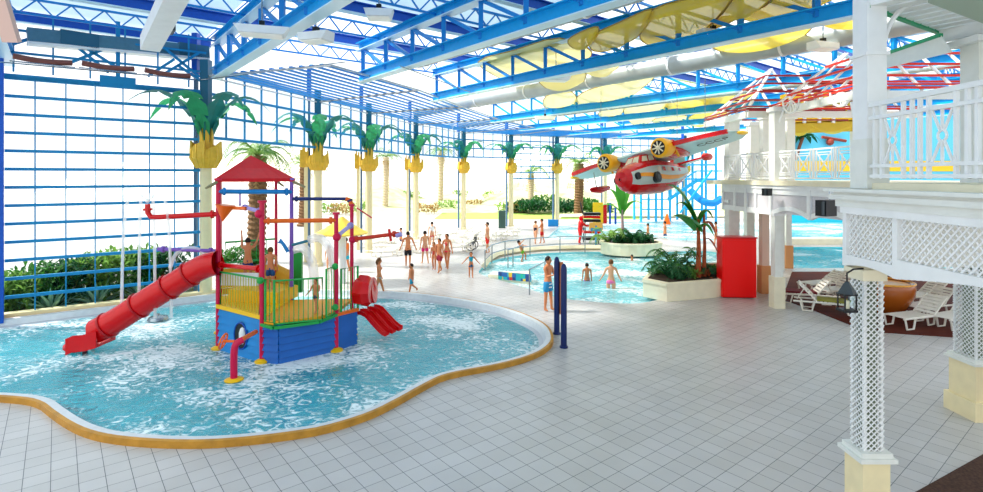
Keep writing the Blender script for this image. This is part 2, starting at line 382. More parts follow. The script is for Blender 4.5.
# ------------------------------------------------------------------ perimeter columns, glass walls
COLS = [(-15.0, 16.4), (-10.5, 19.75), (-8.6, 26.6), (-7.15, 31.3), (-5.35, 38.0), (-2.35, 45.2), (1.75, 48.0), (6.1, 50.0), (11.1, 52.5), (20.0, 55.5)]
TOPZ = 9.7
def glazing(n, a, b, z0, z1, dx, dz, first=0, post=True):
    a = Vector((a[0], a[1], 0)); b = Vector((b[0], b[1], 0)); d = (b-a); L = d.length; d.normalize()
    t = bpy.data.objects.new('window_%d' % n, None); C.objects.link(t); t['kind'] = 'structure'; t.location = a
    mb = MB(); k = first
    while k < L:
        mb.box(a+d*k+Vector((0, 0, (z0+z1)/2)), (.035, .08, z1-z0), math.atan2(d.y, d.x)); k += dx
    mb.build('mullion_frame', M_GLZ, t, world=True); mb = MB(); z = z0
    while z <= z1+.01:
        th = .11 if abs(z-z0) < .01 or abs(z-z1) < .02 else .095
        mb.beam(a+Vector((0, 0, z)), b+Vector((0, 0, z)), .10, th); z += dz
    mb.build('transom_frame', M_GLZ, t, world=True)
    g = MB().beam(a+Vector((0, 0, (z0+z1)/2)), b+Vector((0, 0, (z0+z1)/2)), .012, z1-z0-.04); g.build('pane', M_GLASS, t, world=True)
    return t
A0 = Vector(COLS[0]+(0,)); A1 = Vector(COLS[1]+(0,)); dB = (A1-A0).normalized()
glazing(1, A0+dB*.1, A1-dB*.15, .14, 7.46, .76, .563, .71)
glazing(2, A0-dB*7, A0-dB*.1, .14, 7.46, .76, .563, .4)
# upper gable zone of left wall: rails, braces and ties
t = bpy.data.objects.new('trim_1', None); C.objects.link(t); t['kind'] = 'structure'; t.location = A0
mb = MB()
up = lambda q, z: Vector((q.x, q.y, z))
for z, th in ((7.5, .16), (8.25, .07), (8.95, .07)): mb.beam(up(A0-dB*7, z), up(A1, z), .1, th)
for k in range(-7, 6):
    q = A0+dB*(k*.95+.3); mb.box(up(q, 8.6), (.05, .06, 1.9), ANG)
mb.beam(up(A0+dB*1.6, 8.95), up(A0+dB*3.0, 8.05), .09, .09); mb.beam(up(A0+dB*1.6, 8.05), up(A0+dB*3.0, 8.95), .09, .09)
mb.beam(up(A0+dB*4.3, 8.95), up(A0+dB*5.4, 8.05), .09, .09); mb.beam(up(A0+dB*4.3, 8.05), up(A0+dB*5.4, 8.95), .09, .09)
mb.beam(up(A0+dB*.1, 8.4), up(A0+dB*1.0, 8.9), .09, .09)
mb.box(up(A0+dB*2.95, 7.6), (1.0, .14, .38), ANG); mb.box(up(A0+dB*2.95, 8.7), (.12, .12, 1.9), ANG)
mb.beam(up(A0+dB*2.7, 7.9), up(A0+dB*1.9, 8.6), .09, .09); mb.beam(up(A0+dB*3.8, 7.9), up(A0+dB*4.6, 8.6), .09, .09)
mb.beam(up(A0+dB*4.7, 8.4), up(A0+dB*5.7, 7.75), .09, .09)
mb.build('bracing', M_GLZ, t, world=True)
tag(MB().beam(up(A0-dB*8, .11), up(A1+dB*.3, .11), .34, .22).build('wall_left', M_CREAM), kind='structure')
wn = 3
def upperz(i): return {1: (5.86, 8.3, .82), 2: (5.9, 8.3, .8), 3: (5.95, 8.3, .8), 4: (6.0, 8.3, .8), 5: (6.1, 8.3, .8), 6: (4.25, 8.2, .55), 7: (6.2, 8.2, .6), 8: (6.2, 8.2, .6)}[i]
for i in range(1, 9):
    z0, z1, dz = upperz(i); a, b = COLS[i], COLS[i+1]
    glazing(wn, a, b, z0, z1, 1.0, (z1-z0)/round((z1-z0)/dz), 1.0); wn += 1
# eaves beam along the perimeter
mb = MB()
for a, b in zip(COLS[1:-1], COLS[2:]): mb.beam((a[0], a[1], 8.35), (b[0], b[1], 8.35), .14, .22)
tag(mb.build('trim_2', M_GLZ), kind='structure')

def leaf(mb, base, az, length, rise, droop, wd, n=14, notch=3, mi=0, mid=None, lean=.0):
    """arching broad leaf with ragged notches"""
    base = Vector(base); hd = Vector((math.cos(az), math.sin(az), 0)); sd = Vector((-math.sin(az), math.cos(az), 0)); pts = []
    for i in range(n+1):
        t = i/n; pts.append(base+hd*(length*(.12*t+.88*t**1.4))+Vector((0, 0, rise*math.sin(min(t*1.7, PI*.5+.3*t))-droop*t**2.6)))
    for i in range(n):
        t = i/n; tm = (i+1)/n
        wa = wd*math.sin(PI*min(1, .12+.9*t))**.7; wb = wd*math.sin(PI*min(1, .12+.9*tm))**.7
        if notch and i % notch == notch-1: wb *= .45
        if notch and i % notch == 0 and i: wa *= .95
        a, b = pts[i], pts[i+1]; dn = Vector((0, 0, -.25))
        for s in (-1, 1):
            mb.add([a, b, b+sd*s*wb+dn*wb, a+sd*s*wa+dn*wa], [(0, 1, 2, 3) if s > 0 else (3, 2, 1, 0)], mi)
    if mid is not None: mb.tube(pts, [.03*(1-.7*i/n) for i in range(n+1)], 5, mid)
def frond(mb, base, az, length, rise, droop, ll, n=22, mi=0, w=.035):
    """feather palm frond"""
    base = Vector(base); hd = Vector((math.cos(az), math.sin(az), 0)); sd = Vector((-math.sin(az), math.cos(az), 0)); pts = []
    for i in range(n+1):
        t = i/n; pts.append(base+hd*length*(t-.15*t*t)+Vector((0, 0, rise*math.sin(PI*.62*t)-droop*t*t)))
    mb.tube(pts, [.035*(1-.8*i/n) for i in range(n+1)], 4, mi)
    for i in range(2, n):
        t = i/n; a = pts[i]; tg = (pts[i+1]-pts[i-1]).normalized(); l = ll*math.sin(PI*(.15+.8*t))**.6*random.uniform(.85, 1.1)
        for s in (-1, 1):
            e = a+tg*l*.55+sd*s*l*.8+Vector((0, 0, -l*random.uniform(.15, .5)))
            mb.add([a-tg*w, a+tg*w, e], [(0, 1, 2)], mi)
# palm column (prototype then copies)
def palm_column(label, loc, rz, main=True):
    t = thing('palm_column', label, 'column', loc, rz, 'cream palm shaped columns along the glass wall')
    prof = [(.26, 0), (.26, .12), (.21, .16), (.2, 2.5), (.2, 5.0), (.22, 5.05), (.22, 5.15)]
    MB().lathe(prof, seg=20).build('shaft', M_CREAM, t, smooth=True)
    mb = MB()
    for k in range(12):                                   # ragged cup of yellow pointed planks
        a = 2*PI*k/12; R = Matrix.Rotation(a, 3, 'Z')
        w0, w1 = .10, .17
        hgt = (.8, .6, .7)[k % 3]
        v = [R@Vector(p) for p in [(.27, -w0, 0), (.27, w0, 0), (.42, w1, .3), (.42, -w1, .3), (.40, w1*.9, hgt), (.40, -w1*.9, hgt-.14),
                                   (.23, -w0, 0), (.23, w0, 0), (.36, w1, .3), (.36, -w1, .3), (.35, w1*.9, hgt), (.35, -w1*.9, hgt-.14)]]
        v = [Vector((q.x*1.22, q.y*1.22, q.z*1.25+4.72)) for q in v]
        mb.add(v, [(0, 1, 2, 3), (3, 2, 4, 5), (7, 6, 9, 8), (8, 9, 11, 10), (5, 4, 10, 11), (0, 3, 9, 6), (2, 1, 7, 8), (3, 5, 11, 9), (4, 2, 8, 10), (1, 0, 6, 7)])
    mb.lathe([(.25, 0), (.27, .3), (.2, .7)], (0, 0, 5.02), 12)
    mb.build('cup', M_YEL, t)
    mb = MB()
    for k in range(7):
        a = 2*PI*k/7; mb.box((.2*math.cos(a), .2*math.sin(a), 5.8), (.1, .13, .9-.14*(k % 2)), a)
    mb.build('stub_cluster', M_YEL, t)
    mb = MB().box((0, 0, 7.2), (.3, .3, 3.0)); mb.build('mast', mat('deep teal mast paint', '#12617e', .4), t)
    for k in range(7):
        a = 2*PI*k/7+.35; mb = MB()
        leaf(mb, (.16*math.cos(a), .16*math.sin(a), 5.9), a, 2.1+.35*(k % 3), 2.2, 1.3+.3*(k % 2), .34, 14, 3)
        mb.tube([Vector((.16*math.cos(a), .16*math.sin(a), 5.5)), Vector((.2*math.cos(a), .2*math.sin(a), 6.2))], .04, 6, 0)
        mb.build('leaf', M_GREEN if k % 2 else M_TEALG, t)
    MB().box((-.42, .1, 4.2), (.11, .14, 8.4)).build('side_post', mat('grey blue post', '#4c6a86', .4), t)
    MB().box((-.42, .1, 8.95), (.2, .26, 1.5)).build('post_head', M_DKBLUE, t)
    return t
clabel = ['cream palm column at the photo\'s edge beside the first glass panes', 'large cream palm column between the glass wall and the play tower roof',
          'cream palm column directly right of the red play tower roof', 'cream palm column behind the yellow water umbrella', 'cream palm column behind the man in black shorts',
          'cream palm column behind the group of bathers', 'cream palm column beside the dark waste bin', 'cream palm column behind the couple at the far pool',
          'cream palm column right behind the tip of the seaplane wing', 'cream palm column standing beyond the blue slide scaffold']
pc = None
for i, (x, y) in enumerate(COLS):
    if i == 0: continue
    L = clabel[i]; rz = .3*i
    if pc is None: pc = palm_column(L, (x, y, 0), 0)
    else: dup(pc, (x, y, 0), (0, 0, .25, .3, .35, .5, .6, .7, .8, .9)[i], L)
tag(MB().box((0, 0, 4.72), (.24, .24, 9.4), ANG).build('steel_post', M_DKBLUE), 'dark blue steel post at the edge of the glass wall by the brace', 'post').location = (COLS[0][0]+.22, COLS[0][1]-.3, 0)
# second yellow capital (a paired lower column beside each)
for i, (x, y) in ((2, (306, 150)), (3, (357.5, 159)), (4, (407, 166))):
    Y = COLS[i][1]+1.2; q = P(x, y, Y); t = thing('half_column', ['slim cream column with split golden capital right behind the red play tower roof', 'slim cream column with split golden capital behind the water umbrella',
        'slim cream column with split golden capital behind the walking children'][i-2], 'column', (q.x, Y, 0), 0, 'slim columns outside the glass wall')
    s = 1.0 if i == 2 else .55
    MB().box((.08*s, 0, 2.6), (.3*s, .2, 5.2)).build('shaft', M_CREAM, t)
    mb = MB()
    for k, (dx, hh) in enumerate(((-.2, .9), (-.08, 1.1), (.06, .8), (.18, 1.0))): mb.box((dx*s, -.1, 5.0+hh*.4), (.13*s, .1, hh), 0)
    mb.build('capital', M_YEL, t)

# ------------------------------------------------------------------ roof: trusses, purlins, sheets
TR = [(-1.2, 23.2), (4.5, 21.6), (8.94, 19.0), (13.86, 21.5), (22.2, 27.5), (27.9, 31.0), (34, 31.5), (40, 31)]
tl = ['blue roof truss over the edge of the photo above the first glass panes', 'blue roof truss starting above the first palm column', 'blue roof truss ending above the second palm column',
      'longest blue roof truss with golden sails hanging behind it', 'blue roof truss right behind the larger round duct', 'blue roof truss passing over the pale sails above the seaplane',
      'second last blue roof truss near the far glass wall', 'farthest blue roof truss nearest the far glass wall']
for (b, a1), L in zip(TR, tl):
    t = thing('roof_truss', L, 'truss', AB(a1, b, 0), 0, 'blue roof trusses across the hall')
    a0 = -10; zb, zt = 8.15, 9.3
    def ch(z, nm, hh):
        mb = MB(); p, q = AB(a0, b, z), AB(a1, b, z)
        mb.beam(p, q, .05, hh, 0); mb.beam(p+Vector((0, 0, hh/2)), q+Vector((0, 0, hh/2)), .34, .03, 0)
        mb.beam(p-Vector((0, 0, hh/2)), q-Vector((0, 0, hh/2)), .34, .03, 1)
        mb.build(nm, [M_TRUSS, M_FLANGE], t, world=True)
    ch(zb, 'bottom_chord', .36); ch(zt, 'top_chord', .28)
    k = 0; a = a1-.3
    while a > a0+.5:
        MB().beam(AB(a, b, zb), AB(a, b, zt), .13, .13).build('vertical_strut', M_MIDBLUE if b < 20 else M_TRUSS, t, world=True)
        if a-1.8 > a0: MB().beam(AB(a-1.8, b, zb+.1), AB(a, b, zt-.1), .10, .10).build('diagonal_strut', M_MIDBLUE if b < 20 else M_TRUSS, t, world=True)
        a -= 1.8
ordw = ['first', 'second', 'third', 'fourth', 'fifth', 'sixth', 'seventh', 'eighth', 'ninth', 'tenth', 'eleventh']
pa = [23.3, 19.4, 15.55, 11.85, 8.15, 4.45, .8, -2.9, -6.6]
for i, a in enumerate(pa):
    mb = MB(); p, q = AB(a, -3, 9.62), AB(a, 43 if a < 16 else (24 if a < 20 else 4.7), 9.62)
    mb.beam(p, q, .06, .34, 0); mb.beam(p-Vector((0, 0, .17)), q-Vector((0, 0, .17)), .24, .03, 1); mb.beam(p+Vector((0, 0, .17)), q+Vector((0, 0, .17)), .24, .03, 0)
    tag(mb.build('purlin_beam', [M_DKBLUE, M_FLANGE]), 'dark blue roof beam, %s one in from the blue glass wall' % ordw[i], 'beam', 'dark blue beams under the roof sheets')
for i, a in enumerate([21.4, 17.4, 13.7, 10, 6.3, 2.6, -1.1]):
    t = thing('lattice_girder', 'thin blue zigzag girder under the roof, %s in from the glass wall' % ordw[i], 'girder', AB(a, -3, 0), 0, 'thin zigzag girders under the roof')
    bl = {21.4: 14}.get(a, 42); MB().beam(AB(a, -3, 9.78), AB(a, bl, 9.78), .07, .07).build('top_rail', M_MIDBLUE, t, world=True)
    MB().beam(AB(a, -3, 9.32), AB(a, bl, 9.32), .06, .06).build('bottom_rail', M_MIDBLUE, t, world=True)
    mb = MB(); b = -3; s = 0
    while b < bl:
        mb.beam(AB(a, b, 9.32 if s else 9.78), AB(a, b+.42, 9.78 if s else 9.32), .04, .04); b += .42; s = 1-s
    mb.build('lattice_web', M_MIDBLUE, t, world=True)
def poly(pts, z, m, name):
    tag(flat([[Vector((q.x, q.y, 0)) for q in pts]], z).build(name, m), kind='structure')
poly([AB(23.8, -5), AB(23.8, 4.6), AB(17, 4.6), AB(17, 14), AB(-12, 14), AB(-12, -2), AB(4, -5)], 9.95, M_ROOF1, 'ceiling')
poly([AB(23.8, -18), AB(23.8, -5), AB(4, -5), AB(4, -18)], 9.95, M_ROOF3, 'ceiling_sun_screen')  # unseen roof extension added to filter the sun falling on the left deck
poly([AB(17, 14), AB(17, 4.6), AB(23.8, 4.6), AB(29.5, 14), AB(35, 22), AB(38, 28), AB(37, 36), AB(33.8, 43), AB(-12, 43), AB(-12, 14)], 9.95, M_ROOF2, 'ceiling_far')  # clear sheet outlined to let sun whiten the far and left floor
# louvre panels between columns and the trusses
INN = [(-5.3, 17.8), (-3.1, 22.9), (-1.5, 28.4), (.4, 34.2), (3.2, 40.2), (5.2, 42.2), (8.5, 44), (12.5, 46)]
for i in range(7):
    a, b = Vector(COLS[i+1]+(8.1,)), Vector(COLS[i+2]+(8.1,)); c, d = Vector(INN[i]+(8.1,)), Vector(INN[i+1]+(8.1,))
    t = thing('louvre_panel', 'flat panel of blue louvre slats, %s along the row above the columns' % ordw[i], 'louvre panel', (a.x, a.y, 0), 0, 'louvre panels above the palm columns')
    mb = MB()
    for p, q in ((a, b), (b, d), (d, c), (c, a)): mb.beam(p, q, .06, .06)
    mb.build('frame', mat('aluminium track', '#b9bec2', .4), t, world=True)
    n = 13
    for k in range(1, n): MB().beam(a.lerp(c, k/n)+Vector((0, 0, .07)), b.lerp(d, k/n)+Vector((0, 0, .07)), .13, .05).build('slat', M_MIDBLUE, t, world=True)
# ducts
def duct(b, z, r, a0, a1, label):
    n = int((a1-a0)/.16); pts = []; rr = []
    for i in range(n+1):
        pts.append(AB(a0+(a1-a0)*i/n, b, z)); rr.append(r*(1 if i % 2 else .965))
    t = thing('ventilation_duct', label, 'duct', AB(a0, b, 0))
    MB().tube(pts, rr, 18).build('duct_tube', M_DUCT, t, world=True, smooth=True)
    for k in range(int((a1-a0)/4)+1):
        q = AB(a0+k*4+1.5, b, z); MB().tube([q-AD*.04, q+AD*.04], r*1.05, 18).build('clamp_band', M_WHITE, t, world=True)
duct(10.9, 8.92, .3, -8, 18, 'narrow grey round duct between two blue trusses')
duct(18.1, 8.62, .34, -10, 30, 'wide grey spiral duct running behind the golden sails')
duct(24.5, 8.5, .3, -10, 34, 'far grey round duct behind the pale sails')
# heat ducts and heaters by the left wall
t = thing('air_duct', 'long grey rectangular air duct hanging along the top of the glass wall', 'duct', P(28, 46, 16.3))
p, q = P(27, 35, 16.6), P(208, 53, 20.2); mb = MB().beam(p, q, .4, .42); mb.build('duct_body', mat('slate blue duct', '#4f7f96', .5, noise=.1), t, world=True)
mb = MB().beam(p-Vector((0, 0, .26)), q-Vector((0, 0, .26)), .46, .08); mb.build('duct_tray', M_WHITE, t, world=True)
for s in (.25, .9): MB().box(p.lerp(q, s), (1.0, .46, .46), math.atan2(q.y-p.y, q.x-p.x)).build('joint_box', mat('teal joint box', '#2b6480', .5), t, world=True)

for k, (x0, y0, x1, y1) in enumerate(((13, 56, 72, 63), (82, 63, 134, 69), (145, 70, 190, 76))):
    a = P(x0, y0, 15.6+k*1.0); b = P(x1, y1, 16.6+k*1.0)
    pts = [a.lerp(b, s)+Vector((0, 0, -.05*math.sin(PI*s))) for s in [j/8 for j in range(9)]]
    t = thing('radiant_heater', ['brown curved radiant heater hanging at the photo\'s edge before the glass wall', 'brown curved radiant heater in the middle of the hanging row', 'brown curved radiant heater nearest the large palm column'][k], 'heater', a, 0, 'brown radiant heaters before the glass wall')
    MB().tube(pts, .085, 8).build('heater_tube', mat('brown heater enamel', '#7d4a44', .5), t, world=True, smooth=True)
    MB().beam(a-Vector((.1, 0, .14)), b-Vector((-.1, 0, .14)), .08, .03).build('rail', M_STEEL, t, world=True)
# light fixtures
def fixture(x, y, Y, ln, az, label):
    q = P(x, y, Y); t = thing('flood_light', label, 'lamp', q, az, 'white box lamps under the trusses')
    mb = MB(); l = ln/2
    v = [(-l, -.16, .1), (l, -.16, .1), (l, .16, .1), (-l, .16, .1), (-l*.8, -.24, -.1), (l*.8, -.24, -.1), (l*.8, .24, -.1), (-l*.8, .24, -.1)]
    mb.add(v, [(0, 1, 2, 3), (7, 6, 5, 4), (4, 5, 1, 0), (5, 6, 2, 1), (6, 7, 3, 2), (7, 4, 0, 3)]); mb.build('lamp_body', M_WHITE, t)
    MB().box((0, 0, -.115), (ln*.74, .42, .02)).build('diffuser', mat('milky diffuser', '#fbfbf4', .4), t)
    MB().box((0, 0, .16), (.12, .12, .14)).build('bracket', M_BLACK, t); MB().cyl((0, 0, .2), (0, 0, 9.35-q.z), .018, 6).build('hanging_rod', M_STEEL, t)
for a in [(262, 31, 12.5, 1.2, .3, 'white box lamp above the large palm column frond'), (316, 37, 12.5, .8, -.3, 'white box lamp where two blue trusses meet'), (379, 14, 13, .7, .1, 'small white lamp beneath the dark blue beam'),
          (556, 78, 20.0, 1.1, .2, 'white box lamp under the duct before pale sails'), (713, 34, 15, .9, .3, 'white box lamp on the blue truss chord by the golden sail'), (823, 46, 15.8, .9, .3, 'white box lamp below the wide duct near the white post'),
          (690, 95, 27.5, 1.3, .2, 'white box lamp above the seaplane wing'), (545, 118, 30, 1.2, .2, 'white box lamp far off over the far palm columns')]: fixture(*a)
t = thing('white_duct', 'white square duct slanting down at the top above the glass wall', 'duct', P(150, 44, 13))
MB().beam(P(150, 44, 13.5), P(178, -12, 10.5), .42, .36).build('duct_box', M_WHITE, t, world=True); MB().beam(P(161, 25, 12.4), P(164, 20, 12.1), .46, .4).build('dark_collar', M_DGREY, t, world=True)
tag(MB().beam(P(-2, -4, 9), P(12, 42, 9.3), .25, .1).build('hanging_board', mat('pale pink board', '#d9b7ab', .6)), 'pale pinkish board slanting in the top corner of the hall', 'board')
# cable stays
for k, (p, q) in enumerate(((P(200, 80, 19.5), P(345, 62, 16.5)), (P(0, 62, 15.5), P(200, 80, 19.5)), (P(400, 66, 17), P(470, 92, 22)))):
    tag(MB().tube([p, q], .02, 6).build('steel_cable', M_STEEL), ['thin steel cable along the edge of the first louvre panel', 'thin steel cable running below the brown heaters', 'thin steel cable hanging beside the first truss chord'][k], 'cable')
# sails
SA = [((568, 40), (583, 31), (598, 27), (596, 38), (585, 47), (573, 48)), ((590, 36), (620, 22), (652, 9), (648, 24), (634, 39), (610, 50), (594, 51), (588, 43)),
      ((640, 34), (652, 10), (700, -4), (735, -12), (722, 12), (702, 31), (682, 43), (660, 47), (645, 43)), ((704, 30), (722, 14), (742, -10), (775, -12), (765, 4), (745, 16), (722, 17)),
      ((742, 18), (765, 6), (790, -12), (850, -14), (822, 4), (785, 14), (760, 20)), ((708, 43), (735, 36), (775, 27), (813, 21), (806, 34), (792, 46), (770, 55), (745, 58), (724, 53)),
      ((815, 21), (835, 16), (862, 8), (872, 22), (850, 25), (830, 25)), ((478, 62), (515, 50), (560, 38), (592, 52), (578, 63), (548, 70), (522, 82), (500, 78)),
      ((536, 73), (560, 68), (585, 71), (582, 84), (570, 92), (555, 92), (542, 85)), ((584, 72), (602, 65), (620, 63), (612, 72), (598, 75)),
      ((573, 108), (578, 96), (594, 88), (620, 82), (655, 73), (646, 85), (626, 99), (600, 109)), ((545, 108), (546, 96), (572, 92), (576, 104), (562, 109)),
      ((598, 114), (608, 108), (625, 104), (619, 117), (608, 121)), ((622, 106), (640, 102), (668, 99), (663, 112), (646, 124), (632, 124)),
      ((662, 113), (670, 98), (700, 93), (722, 90), (704, 107), (682, 116)), ((652, 121), (668, 117), (687, 116), (682, 126), (668, 129)), ((684, 122), (700, 112), (730, 108), (722, 120), (700, 127)),
      ((700, 100), (735, 84), (765, 82), (745, 100), (720, 108))]
SL = ['small golden sail at the left tip of the top row', 'second golden sail from the left in the top row', 'biggest golden sail touching the top edge of the photo', 'golden sail at the top edge above the blue chord', 'bright yellow sail at the top edge nearest the white post',
      'large bright yellow scalloped sail hanging below the blue chord', 'bright yellow sail tucked behind the tall white post', 'large pale sail behind the truss diagonals', 'pale scalloped sail behind the white box lamp', 'small pale sail beneath the truss chord beside the duct',
      'long pale sail under the wide duct', 'small pale sail above the far palm columns', 'small pale yellow sail above the seaplane', 'pale yellow sail above the seaplane engine', 'yellow sail above the seaplane wing',
      'small pale scalloped sail lowest over the seaplane', 'yellow sail lowest beside the red slatted roof', 'yellow sail behind the eave of the dark red roof']
for i, s in enumerate(SA):
    z = 8.75 if i < 7 else (9.2 if i == 7 else 8.55)
    pts = []
    for x, y in s:
        Y = F*(z-H)/(HY-y); pts.append(Vector(((x-CX)*Y/F, Y, z)))
    pts = spline(pts, 3); n = len(pts); c = sum(pts, Vector())/n
    mb = MB(); vs = []
    for f, sg in ((1, 0), (.75, .12), (.5, .2), (.25, .24)): vs += [c+(q-c)*f-Vector((0, 0, sg)) for q in pts]
    vs.append(c-Vector((0, 0, .25))); fs = []
    for r in range(3): fs += [(r*n+k, r*n+(k+1) % n, (r+1)*n+(k+1) % n, (r+1)*n+k) for k in range(n)]
    fs += [(3*n+k, 3*n+(k+1) % n, 4*n) for k in range(n)]
    mb.add(vs, fs); t = thing('ceiling_sail', SL[i], 'sail', c, 0, 'yellow ceiling sails')
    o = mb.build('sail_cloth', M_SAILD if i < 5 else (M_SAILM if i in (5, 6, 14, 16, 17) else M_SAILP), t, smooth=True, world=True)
    MB().tube(pts, .022, 5, closed=True).build('hem', mat('sail hem', '#a8842c', .6), t, world=True)

# ------------------------------------------------------------------ play tower in the splash pool
def flange(mb, p, d, r, mi=0):
    d = Vector(d).normalized(); p = Vector(p); mb.cyl(p-d*.03, p+d*.03, r*1.7, 12, mi)
TW = (-5.6, 14.0, -.1)
t = thing('play_tower', 'large water play tower with red roof, blue boat hull, pink posts and red slides', 'play tower', TW)
Q = lambda x, y: Vector((x, y, 0))
posts = {'p1': (Q(-7.16, 14.07), 4.34, .06, M_MAG), 'p2': (Q(-5.58, 13.06), 3.80, .06, M_MAG), 'p3': (Q(-4.02, 13.9), 3.46, .057, M_MAG), 'p5': (Q(-3.98, 15.3), 3.6, .053, M_MAG),
         'p6': (Q(-5.66, 15.2), 4.34, .055, M_PURP), 'p4': (Q(-6.62, 16.5), 4.36, .045, M_MAG), 'p7': (Q(-7.83, 15.5), 4.36, .045, M_MAG)}
PP = {k: v[0] for k, v in posts.items()}
for k, (q, h, r, m) in posts.items():
    mb = MB().cyl((q.x, q.y, -.35), (q.x, q.y, h), r, 14); flange(mb, (q.x, q.y, h), (0, 0, 1), r)
    po = mb.build('post', m, t, smooth=True, world=True)
    MB().lathe([(.17, -.1), (.17, -.06), (r*1.1, -.01)], q, 16).build('foot_plate', M_YELB, po, world=True)
# roof
ap = Vector((-6.88, 15.35, 5.02)); cs = [Vector((PP[k].x, PP[k].y, 0)) for k in ('p1', 'p6', 'p4', 'p7')]
ce = sum(cs, Vector())/4; cs = [ce+(c-ce)*1.09+Vector((0, 0, 4.36)) for c in cs]
vs = []; 
for i in range(4):
    a, b = cs[i], cs[(i+1) % 4]
    for j in range(6): vs.append(a.lerp(b, j/6)+(ce-a.lerp(b, .5)).normalized()*0.0*math.sin(PI*j/6))
n = len(vs); mid = [v.lerp(ap, .5)-Vector((0, 0, .05*abs(math.sin(PI*(i % 6)/6)))) for i, v in enumerate(vs)]
low = [v-Vector((0, 0, .09)) for v in vs]
mb = MB().add(vs+mid+[ap]+low, [(i, (i+1) % n, n+(i+1) % n, n+i) for i in range(n)]+[(n+i, n+(i+1) % n, 2*n) for i in range(n)]+[(2*n+1+i, 2*n+1+(i+1) % n, (i+1) % n, i) for i in range(n)]+[tuple(2*n+1+i for i in reversed(range(n)))])
rf = mb.build('roof', M_REDF, t, world=True)
for i in range(4):
    a = cs[i]; d = (a-ap); MB().tube([a-d*.05-Vector((0, 0, .12)), a+d*.22-Vector((0, 0, .10))], [.045, .03], 8).build('bamboo_pole', mat('weathered bamboo', '#8f8a68', .7), rf, world=True)
def pipe(name, pts, r, m, fl=True, parent=None):
    pts = [Vector(p) for p in pts]; mb = MB().tube(pts, r, 12)
    if fl: flange(mb, pts[0]+(pts[1]-pts[0]).normalized()*.14, pts[1]-pts[0], r); flange(mb, pts[-1]+(pts[-2]-pts[-1]).normalized()*.14, pts[-1]-pts[-2], r)
    return mb.build(name, m, parent or t, smooth=True, world=True)
z3 = lambda k, z: Vector((PP[k].x, PP[k].y, z))
pipe('blue_pipe', [z3('p1', 4.02), z3('p6', 3.98)], .065, M_PBLUE)
pipe('red_pipe', [z3('p1', 2.1), z3('p2', 2.16)], .06, M_RED)
pipe('orange_pipe', [z3('p2', 3.33), z3('p3', 3.28)], .055, M_ORANGE)
bow = [z3('p6', 3.78), z3('p6', 3.78).lerp(z3('p5', 3.78), .9), z3('p5', 3.74)+Vector((-.06, 0, 0)), z3('p5', 3.6)]
pipe('navy_pipe', bow, .05, M_NAVY); MB().tube([bow[1], bow[2], bow[3]], .065, 10).build('elbow', M_ORANGE, t, smooth=True, world=True)
pipe('lilac_pipe', [z3('p3', 2.85), z3('p5', 3.05)], .055, M_LILAC); pipe('lilac_pipe', [z3('p2', 3.55)+Vector((-.05, .1, 0)), P(243, 207, 14.0)], .05, M_LILAC)
MB().ball(z3('p2', 3.5)+Vector((-.06, -.02, 0)), .11, 12).build('valve_ball', M_MAG, t, smooth=True, world=True)
for k, z in (('p3', 2.85), ('p5', 2.62)): MB().ball(z3(k, z)+Vector((.03, -.05, 0)), .11, 12).build('valve_ball', M_MAG, t, smooth=True, world=True)
# tipping bucket (orange cone) and nozzle arms
a = P(217, 204, 13.9); b = P(234, 206, 13.9); c = P(222.5, 222, 13.9)
m1 = (a+b)/2; R = Matrix((((b-a).normalized()), Vector((0, 1, 0)), ((b-a).normalized()).cross(Vector((0, 1, 0))))).transposed()
mb = MB(); n = 14; vs = [m1+(b-a)*.55*math.cos(2*PI*k/n)+Vector((0, .26*math.sin(2*PI*k/n), 0)) for k in range(n)]
mb.add(vs+[c], [(k, (k+1) % n, n) for k in range(n)]+[tuple(reversed(range(n)))]); mb.build('tipping_bucket', M_ORANGE, t, world=True)
pipe('bucket_arm', [P(232, 208, 13.9), P(246, 208.5, 13.7)], .045, M_ORANGE, False)
pipe('spout_pipe', [z3('p1', 3.43), P(160, 217, 13.8), P(151, 217, 13.8), P(148, 213, 13.8), P(147.5, 204, 13.8)], .065, M_RED)
pipe('purple_pipe', [P(216, 251, 14.2), P(158, 249, 14.2)], .05, M_PURP); pipe('water_cannon', [z3('p5', 2.62), P(399, 233.5, 15)], .055, mat('rust red pipe paint', '#cf3a26', .3))
MB().cyl(P(389, 229, 15), P(391, 241, 15), .04, 8).build('cannon_handle', M_RED, t, world=True); MB().cyl(P(396, 236, 14.9), P(402, 234, 14.9), .06, 8).build('cannon_nozzle', M_LILAC, t, world=True)
pipe('sight_rod', [P(357, 208, 15.3), P(372, 218, 15.3)], .02, M_MAG, False)
pipe('drop_rod', [P(240, 194, 14.3), P(240, 206, 14.3)], .025, M_PURP, False)
pipe('spray_hook', [P(288, 252, 15.1), P(284, 245, 15.1), P(280, 240, 15.1), P(279, 243, 15.1)], .05, M_PBLUE, False)
pipe('teal_nozzle', [P(292, 245, 15.1), P(309, 240.5, 15.1)], .04, mat('teal pipe paint', '#2d7a94', .3), False)
